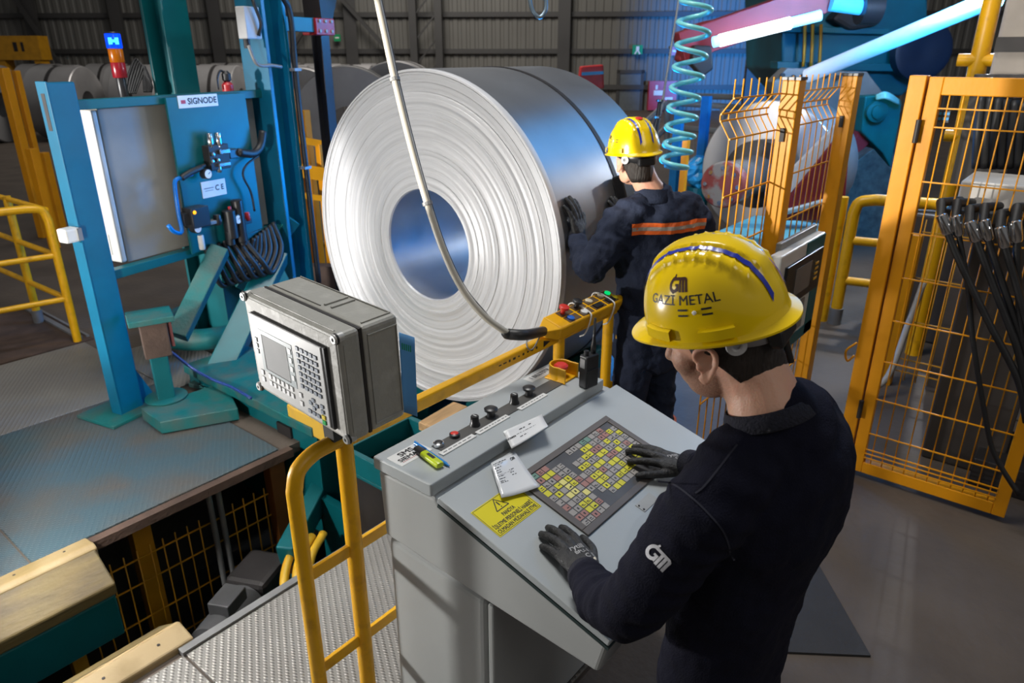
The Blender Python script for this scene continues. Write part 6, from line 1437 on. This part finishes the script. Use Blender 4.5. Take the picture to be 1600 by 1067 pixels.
# ---- front worker at the console
TR = V((0.988, -0.155, 0)); TF = V((0.155, 0.988, 0))
rimc = at(1118, 487, 1.40); HH = head_frame(rimc, 90, 14, -13)
HD = HH @ Matrix.Translation((0.014, 0, -0.036)) @ Matrix.Rotation(math.radians(8), 4, 'Y') @ Matrix.Scale(1.07, 4)
t = MB(); add_head(t, HD)
neck_top = HD @ V((-0.030, 0, -0.06)); neck_base = V((1.285, 0.395, 1.455))
tube_s(t, [(HD @ V((-0.02, 0, -0.02)), 0.058), (neck_top.lerp(neck_base, 0.45)+V((0.008, -0.008, 0)), 0.070), (neck_base, 0.073), (neck_base+V((0.02, 0.0, -0.09)), 0.055)], 18, 5)
X4 = lambda c, w_, d_: (V(c), w_, d_, TR)
tube_s(t, [X4((1.33, 0.43, 0.90), 0.150, 0.105), X4((1.335, 0.41, 1.08), 0.140, 0.095), X4((1.335, 0.385, 1.28), 0.165, 0.105), X4((1.32, 0.388, 1.40), 0.13, 0.08)], 20, 5)
LA = [(1.165, 0.425, 1.345), (1.115, 0.49, 1.18), (1.092, 0.565, 1.015), (1.18, 0.685, 0.94), (1.268, 0.79, 0.89)]
RA = [(1.505, 0.385, 1.35), (1.62, 0.45, 1.20), (1.70, 0.53, 1.06), (1.80, 0.67, 0.98), (1.885, 0.80, 0.905)]
for A in (LA, RA): tube_s(t, [(V(p), r) for p, r in zip(A, (0.055, 0.045, 0.036, 0.032, 0.026))], 12, 5)
LEG = {}
for s, hx in ((-1, 1.245), (1, 1.425)):
    LEG[s] = [(hx, 0.43, 0.90), (hx-0.005*s, 0.455, 0.50), (hx, 0.42, 0.10)]
    tube_s(t, [(V(p), r) for p, r in zip(LEG[s], (0.082, 0.055, 0.040))], 14, 6)
jaw = HD @ V((0.060, 0.02, -0.100))
person = t.build('person', stubble(SKIN, jaw, 0.112), smooth=True, org=(1.335, 0.43, 0))
r = person.modifiers.new('remesh', 'REMESH'); r.mode = 'VOXEL'; r.voxel_size = 0.0042; r.use_smooth_shade = True
s_ = person.modifiers.new('smooth', 'SMOOTH'); s_.iterations = 5
tag(person, 'man in navy sweatshirt and yellow hard hat working at the grey console', 'person')
eyes(HD, person); hair_cap(HD, person)
FH = hard_hat(HH, person, True, prints=85)
# ear blush comes with the skin; sweatshirt
sw = MB()
X5 = lambda c, w_, d_: (V(c), w_, d_, TR)
tube_s(sw, [X5((1.33, 0.43, 0.70), 0.172, 0.128), X5((1.332, 0.425, 0.93), 0.180, 0.130), X5((1.337, 0.405, 1.08), 0.180, 0.128), X5((1.342, 0.380, 1.24), 0.205, 0.140), X5((1.338, 0.375, 1.34), 0.205, 0.132), X5((1.322, 0.382, 1.415), 0.150, 0.105), X5((1.295, 0.392, 1.462), 0.088, 0.080)], 28, 6)
tube_s(sw, [(V((1.27, 0.392, 1.425)), 0.070), (V((1.20, 0.410, 1.375)), 0.085), (V((1.150, 0.432, 1.32)), 0.086), (V((1.108, 0.49, 1.18)), 0.079), (V((1.085, 0.56, 1.035)), 0.071), (V((1.135, 0.645, 0.965)), 0.062), (V((1.225, 0.745, 0.905)), 0.050), (V((1.252, 0.772, 0.894)), 0.041)], 32, 14, 0.035, 150)
tube_s(sw, [(V((1.36, 0.385, 1.42)), 0.070), (V((1.45, 0.382, 1.39)), 0.085), (V((1.515, 0.385, 1.335)), 0.085), (V((1.62, 0.45, 1.19)), 0.072), (V((1.70, 0.53, 1.06)), 0.064), (V((1.80, 0.67, 0.98)), 0.054), (V((1.875, 0.785, 0.915)), 0.041)], 32, 14, 0.035, 150)
shirt = organic(sw, 'sweatshirt', NAVY, person, 0.006, 3, [(0.026, 0.14), (0.006, 0.05)])
tree = bvh(shirt)
col = MB(); nb = neck_base; axn = (neck_top-neck_base).normalized()
ringp = []
cx_ = V((1.285, 0.398, 1.475)); ux = TR; uy = (TF - V((0, 0, 0.45))).normalized()
for k in range(40):
    a = 2*math.pi*k/40; ringp.append(cx_+ux*0.083*math.cos(a)+uy*0.080*math.sin(a))
cz_ = ux.cross(uy).normalized()
col.rings([[cx_+cz_*h_+(p-cx_)*k_ for p in ringp] for h_, k_ in ((-0.026, 1.00), (-0.022, 1.10), (0.000, 1.035), (0.009, 0.975), (0.011, 0.95), (0.005, 0.925), (-0.012, 0.96))], closed=True); cl = col.build('collar', mat('navy_rib', (0.009, 0.0095, 0.02), 0.9, var=0.3, scale=120, bump=0.6, bscale=200), shirt, smooth=True)
for c0, c1 in (((1.215, 0.733, 0.912), (1.258, 0.780, 0.890)), ((1.85, 0.745, 0.935), (1.885, 0.80, 0.908))):
    c0, c1 = V(c0), V(c1); g = MB(); pr_ = []
    for k in range(13): pr_ += [(0.047 if k % 2 else 0.0445, (c1-c0).length*k/12)]
    g.lathe([(0.036, 0)]+pr_+[(0.036, (c1-c0).length)], 24, M=frame((c1-c0).orthogonal(), z=(c1-c0).normalized(), loc=c0)); g.build('cuff', mat('navy_rib', (0, 0, 0)), shirt, smooth=True)
VF = FW  # prints and seams are pressed on along these sight directions
def vframe(px, py, D, ang):
    o = at(px, py, D); d = (o-CO).normalized(); a = math.radians(ang)
    r_ = RT; u_ = d.cross(r_)*-1; u_ = r_.cross(d); x = r_*math.cos(a)+u_*math.sin(a); x = x-d*x.dot(d); return frame(x, z=-d, loc=o)
vs, fs = gm_logo(0.028); vs, fs = subdiv2(vs, fs, 3)
drape('logo', vs, fs, vframe(1029, 872, 1.22, -48), tree, mat('white_thread', (0.55, 0.55, 0.58), 0.7, var=0.15, scale=200), shirt, 0.002)
def seam(pts, D=1.2, wd=0.0035):
    P = crv([at(px, py, D) for px, py in pts], 8); M = vframe(pts[0][0], pts[0][1], D, 0); Mi = M.inverted(); vs, fs = stroke([(Mi @ p).to_2d() for p in P], wd)
    drape('seam', vs, fs, M, tree, mat('navy_seam', (0.014, 0.015, 0.028), 0.9, var=0), shirt, 0.0018)
seam([(1152, 694), (1100, 760), (1080, 778)]); seam([(1028, 752), (1055, 757), (1085, 779), (1112, 805), (1140, 840), (1157, 885)])
# gloves
GL = {'wrist': (0.090, 0.150, 0.048), 'kn': [(0.086, 0.238, 0.028), (0.112, 0.252, 0.034), (0.138, 0.256, 0.035), (0.164, 0.247, 0.032)], 'tips': [(0.094, 0.306, 0.010), (0.126, 0.334, 0.011), (0.160, 0.336, 0.011), (0.192, 0.312, 0.011)], 'thumb': [(0.132, 0.168, 0.034), (0.186, 0.205, 0.024), (0.208, 0.250, 0.014)]}
for k_ in ('kn', 'tips', 'thumb'): GL[k_] = [(x-0.003, y-0.014, z) for x, y, z in GL[k_]]
GL['wrist'] = (0.085, 0.134, 0.050)
gl = glove(LM, GL, 'glove', person)
GR = {'wrist': (0.705, 0.165, 0.052), 'kn': [(0.708, 0.252, 0.036), (0.686, 0.262, 0.042), (0.662, 0.260, 0.043), (0.640, 0.247, 0.038)], 'tips': [(0.712, 0.326, 0.014), (0.676, 0.352, 0.014), (0.640, 0.354, 0.014), (0.598, 0.322, 0.014)], 'thumb': [(0.672, 0.186, 0.036), (0.612, 0.226, 0.026), (0.562, 0.268, 0.016)]}
gr = glove(LM, GR, 'glove', person)
tg = bvh(gl); tg2 = bvh(gr)
PRW = mat('glove_print', (0.42, 0.42, 0.42), 0.6, var=0.2, scale=300)
def hand_text(body, size, loc, ang, tr, gpar):
    vs, fs = text_mesh(body, size, 0.0003); M = LM @ Matrix.Translation(loc) @ Matrix.Rotation(math.radians(ang), 4, 'Z'); drape('lettering', vs, fs, M, tr, PRW, gpar, 0.001)
hand_text('rytill', 0.024, (0.125, 0.214, 0.05), -24, tg, gl); hand_text('BPU-1', 0.016, (0.121, 0.193, 0.05), -24, tg, gl); hand_text('C E', 0.020, (0.125, 0.170, 0.05), -24, tg, gl)
hand_text('rytill', 0.020, (0.690, 0.228, 0.06), -40, tg2, gr); hand_text('C E', 0.016, (0.690, 0.205, 0.06), -40, tg2, gr)
g = MB(); c0 = LM @ V((0.092, 0.150, 0.045)); c1 = LM @ V((0.100, 0.172, 0.045)); g.tube([c0+ (LM.to_3x3() @ V((0.040*math.cos(k*math.pi/10), 0.006*math.sin(k), 0.032*math.sin(k*math.pi/10)))) for k in range(20)], 0.004, 8, closed=True); g.build('glove_hem', mat('hem_cream', (0.55, 0.50, 0.40), 0.7), gl, smooth=True)
tr_ = MB()
tube_s(tr_, [(V((1.33, 0.43, 0.90)), 0.125, 0.088, TR), (V((1.333, 0.432, 0.80)), 0.135, 0.095, TR)], 22, 5)
for s in (-1, 1): tube_s(tr_, [(V(LEG[s][0])-V((0, 0, 0.05)), 0.080), (V(LEG[s][1]), 0.078), (V(LEG[s][2])-V((0, 0, 0.02)), 0.068)], 16, 6)
organic(tr_, 'trousers', mat('dark_trousers', (0.010, 0.011, 0.018), 0.85, var=0.2, bump=0.3), person, 0.009, 5, [(0.018, 0.08)])
def shoe(p, f, parent):
    M = frame(f, z=(0, 0, 1), loc=(p[0], p[1], 0)); mb = MB(); R_ = []
    for x, w_, h_ in ((-0.085, 0.030, 0.05), (-0.07, 0.040, 0.10), (0.0, 0.043, 0.11), (0.06, 0.046, 0.085), (0.13, 0.050, 0.065), (0.185, 0.040, 0.05), (0.205, 0.022, 0.035)):
        R_.append([M @ V((x, math.copysign(abs(math.cos(a))**0.7, math.cos(a))*w_, 0.014+h_/2+math.copysign(abs(math.sin(a))**0.7, math.sin(a))*h_/2)) for a in [2*math.pi*k/16 for k in range(16)]])
    mb.rings(R_); o = mb.build('shoe', BLKP, parent, smooth='auto')
    g = MB(M); g.prism([(-0.09, -0.03), (-0.06, -0.045), (0.06, -0.047), (0.14, -0.052), (0.20, -0.03), (0.215, 0), (0.20, 0.03), (0.14, 0.052), (0.06, 0.047), (-0.06, 0.045), (-0.09, 0.03)], 0.001, 0.024); g.build('sole', BLACK, o, bevel=0.004)
for s in (-1, 1): shoe((LEG[s][2][0], 0.45), TF, person)

# ---- rear worker by the coil
QR = V((0.848, -0.53, 0)); QF = V((0.53, 0.848, 0))
rimc2 = at(990, 236, 3.14); HH2 = head_frame(rimc2, 58, 4, -3) @ Matrix.Scale(0.92, 4)
HD2 = HH2 @ Matrix.Translation((-0.004, 0, -0.022)) @ Matrix.Rotation(math.radians(4), 4, 'Y')
t = MB(); add_head(t, HD2)
nb2 = V((2.875, 1.515, 1.535))
tube_s(t, [(HD2 @ V((-0.02, 0, -0.02)), 0.056), ((HD2 @ V((-0.03, 0, -0.06))).lerp(nb2, 0.5), 0.058), (nb2, 0.060), (nb2-V((0, 0, 0.09))+QF*0.02, 0.055)], 16, 5)
Y4 = lambda c, w_, d_: (V(c), w_, d_, QR)
tube_s(t, [Y4((2.87, 1.48, 0.95), 0.15, 0.105), Y4((2.875, 1.48, 1.15), 0.145, 0.10), Y4((2.885, 1.49, 1.33), 0.150, 0.09), Y4((2.885, 1.51, 1.43), 0.11, 0.05)], 20, 5)
LA2 = [(2.715, 1.585, 1.44), (2.65, 1.60, 1.33), (2.615, 1.66, 1.225), (2.69, 1.75, 1.26), (2.77, 1.84, 1.315)]
RA2 = [(3.05, 1.385, 1.43), (3.115, 1.42, 1.30), (3.17, 1.49, 1.18), (3.17, 1.61, 1.22), (3.16, 1.72, 1.28)]
for A in (LA2, RA2): tube_s(t, [(V(p), r) for p, r in zip(A, (0.055, 0.045, 0.036, 0.032, 0.026))], 12, 5)
LEG2 = {-1: [(2.785, 1.50, 0.92), (2.775, 1.52, 0.50), (2.77, 1.48, 0.09)], 1: [(2.955, 1.455, 0.92), (2.965, 1.46, 0.50), (2.97, 1.42, 0.09)]}
for s in (-1, 1): tube_s(t, [(V(p), r) for p, r in zip(LEG2[s], (0.082, 0.055, 0.040))], 14, 6)
rear = t.build('person', SKIN, smooth=True, org=(2.87, 1.48, 0))
r = rear.modifiers.new('remesh', 'REMESH'); r.mode = 'VOXEL'; r.voxel_size = 0.005; r.use_smooth_shade = True
s_ = rear.modifiers.new('smooth', 'SMOOTH'); s_.iterations = 3
tag(rear, 'man in navy overall with orange band pressing a hand on the big coil', 'person')
eyes(HD2, rear); hair_cap(HD2, rear, lo=-0.12)
hard_hat(HH2, rear, False, red_dot=True)
jk = MB()
tube_s(jk, [Y4((2.87, 1.48, 0.80), 0.182, 0.135), Y4((2.868, 1.48, 0.95), 0.178, 0.13), Y4((2.872, 1.482, 1.10), 0.172, 0.125), Y4((2.885, 1.485, 1.28), 0.205, 0.140), Y4((2.888, 1.490, 1.41), 0.200, 0.128), Y4((2.888, 1.505, 1.485), 0.148, 0.10), Y4((2.880, 1.513, 1.53), 0.085, 0.075)], 28, 6)
tube_s(jk, [(V((2.82, 1.535, 1.49)), 0.072), (V((2.755, 1.565, 1.46)), 0.082), (V((2.71, 1.585, 1.415)), 0.083), (V((2.655, 1.62, 1.32)), 0.075), (V((2.615, 1.66, 1.235)), 0.067), (V((2.685, 1.745, 1.26)), 0.058), (V((2.755, 1.825, 1.305)), 0.045)], 32, 14, 0.05, 120)
tube_s(jk, [(V((2.95, 1.455, 1.485)), 0.072), (V((3.01, 1.41, 1.455)), 0.084), (V((3.05, 1.385, 1.40)), 0.084), (V((3.115, 1.42, 1.30)), 0.074), (V((3.17, 1.49, 1.18)), 0.066), (V((3.17, 1.61, 1.22)), 0.056), (V((3.16, 1.70, 1.27)), 0.045)], 18, 6)
jacket = organic(jk, 'overall_jacket', OVER, rear, 0.009, 4, [(0.036, 0.10), (0.018, 0.04)])
tj = bvh(jacket)
cc_ = V((2.872, 1.517, 1.545)); g = MB(); g.rings([[cc_+V((0, 0, h_))+QR*0.078*k_*math.cos(k*math.pi/16)+QF*0.074*k_*math.sin(k*math.pi/16) for k in range(32)] for h_, k_ in ((-0.03, 1.05), (-0.025, 1.17), (0.0, 1.10), (0.03, 0.99), (0.033, 0.94), (0.02, 0.92), (-0.02, 0.96))], closed=True); g.build('collar', OVER, jacket, smooth=True)
# orange band with a silver line, pressed on the back
def band(z0, m_, off, hw, name):
    n_ = 26; vs = []; fs = []
    for k in range(n_+1):
        a = -0.185+0.37*k/n_
        for j in range(4): vs.append((a, z0+hw*(j/1.5-1), 0))
    for k in range(n_):
        for j in range(3): a = k*4+j; fs.append((a, a+1, a+5, a+4))
    M = frame(QR, z=-QF, loc=V((2.888, 1.49, 0))-QF*0.32); return drape(name, vs, fs, M, tj, m_, jacket, off)
band(1.42, ORBAND, 0.003, 0.025, 'orange_band'); band(1.42, SILV, 0.0045, 0.008, 'silver_line')
tz = MB()
tube_s(tz, [(V((2.87, 1.48, 0.98)), 0.160, 0.118, QR), (V((2.87, 1.48, 0.86)), 0.168, 0.122, QR)], 22, 5)
for s in (-1, 1): tube_s(tz, [(V(LEG2[s][0])-V((0, 0, 0.05)), 0.100), (V(LEG2[s][1]), 0.084), (V(LEG2[s][2])-V((0, 0, 0.03)), 0.078)], 16, 6)
organic(tz, 'overall_trousers', OVER, rear, 0.010, 4, [(0.030, 0.08), (0.012, 0.035)])
for s in (-1, 1):
    c_ = V(LEG2[s][1]).lerp(V(LEG2[s][2]), 0.30)
    for m_, r_, h_, nm in ((ORBAND, 0.092, 0.034, 'orange_band'), (SILV, 0.0935, 0.010, 'silver_line')):
        g = MB(); g.lathe([(r_-0.012, c_.z-h_), (r_, c_.z-h_), (r_, c_.z+h_), (r_-0.012, c_.z+h_)], 28, M=Matrix.Translation((c_.x, c_.y, 0)), closed=True); g.build(nm, m_, rear, smooth='auto')
    shoe((LEG2[s][2][0], LEG2[s][2][1]+0.02), QF, rear)
# left hand flat on the coil, right hand on the strapping tool
yn = lambda x, z, o_=0.0: V((x, YC-math.sqrt(max(0.0, (RO+o_)**2-(z-ZC)**2)), z))
I4 = Matrix.Identity(4)
W0 = V((2.775, 1.835, 1.320))
G2 = {'wrist': W0, 'kn': [yn(2.755, 1.398, 0.03), yn(2.777, 1.408, 0.032), yn(2.800, 1.408, 0.032), yn(2.822, 1.398, 0.03)], 'tips': [yn(2.740, 1.462, 0.012), yn(2.770, 1.492, 0.012), yn(2.800, 1.495, 0.012), yn(2.832, 1.478, 0.012)], 'thumb': [V((2.805, 1.845, 1.345)), yn(2.845, 1.385, 0.03), yn(2.872, 1.41, 0.014)], 'up': (0, -0.95, 0.25)}
glove(I4, G2, 'glove', rear)
W1 = V((3.16, 1.71, 1.275))
G3 = {'wrist': W1, 'kn': [yn(3.195, 1.35, 0.03), yn(3.172, 1.362, 0.032), yn(3.15, 1.362, 0.032), yn(3.128, 1.352, 0.03)], 'tips': [yn(3.21, 1.41, 0.012), yn(3.178, 1.44, 0.012), yn(3.148, 1.445, 0.012), yn(3.118, 1.43, 0.012)], 'thumb': [V((3.13, 1.73, 1.29)), yn(3.10, 1.33, 0.03), yn(3.075, 1.355, 0.014)], 'up': (0, -0.95, 0.25)}
glove(I4, G3, 'glove', rear)
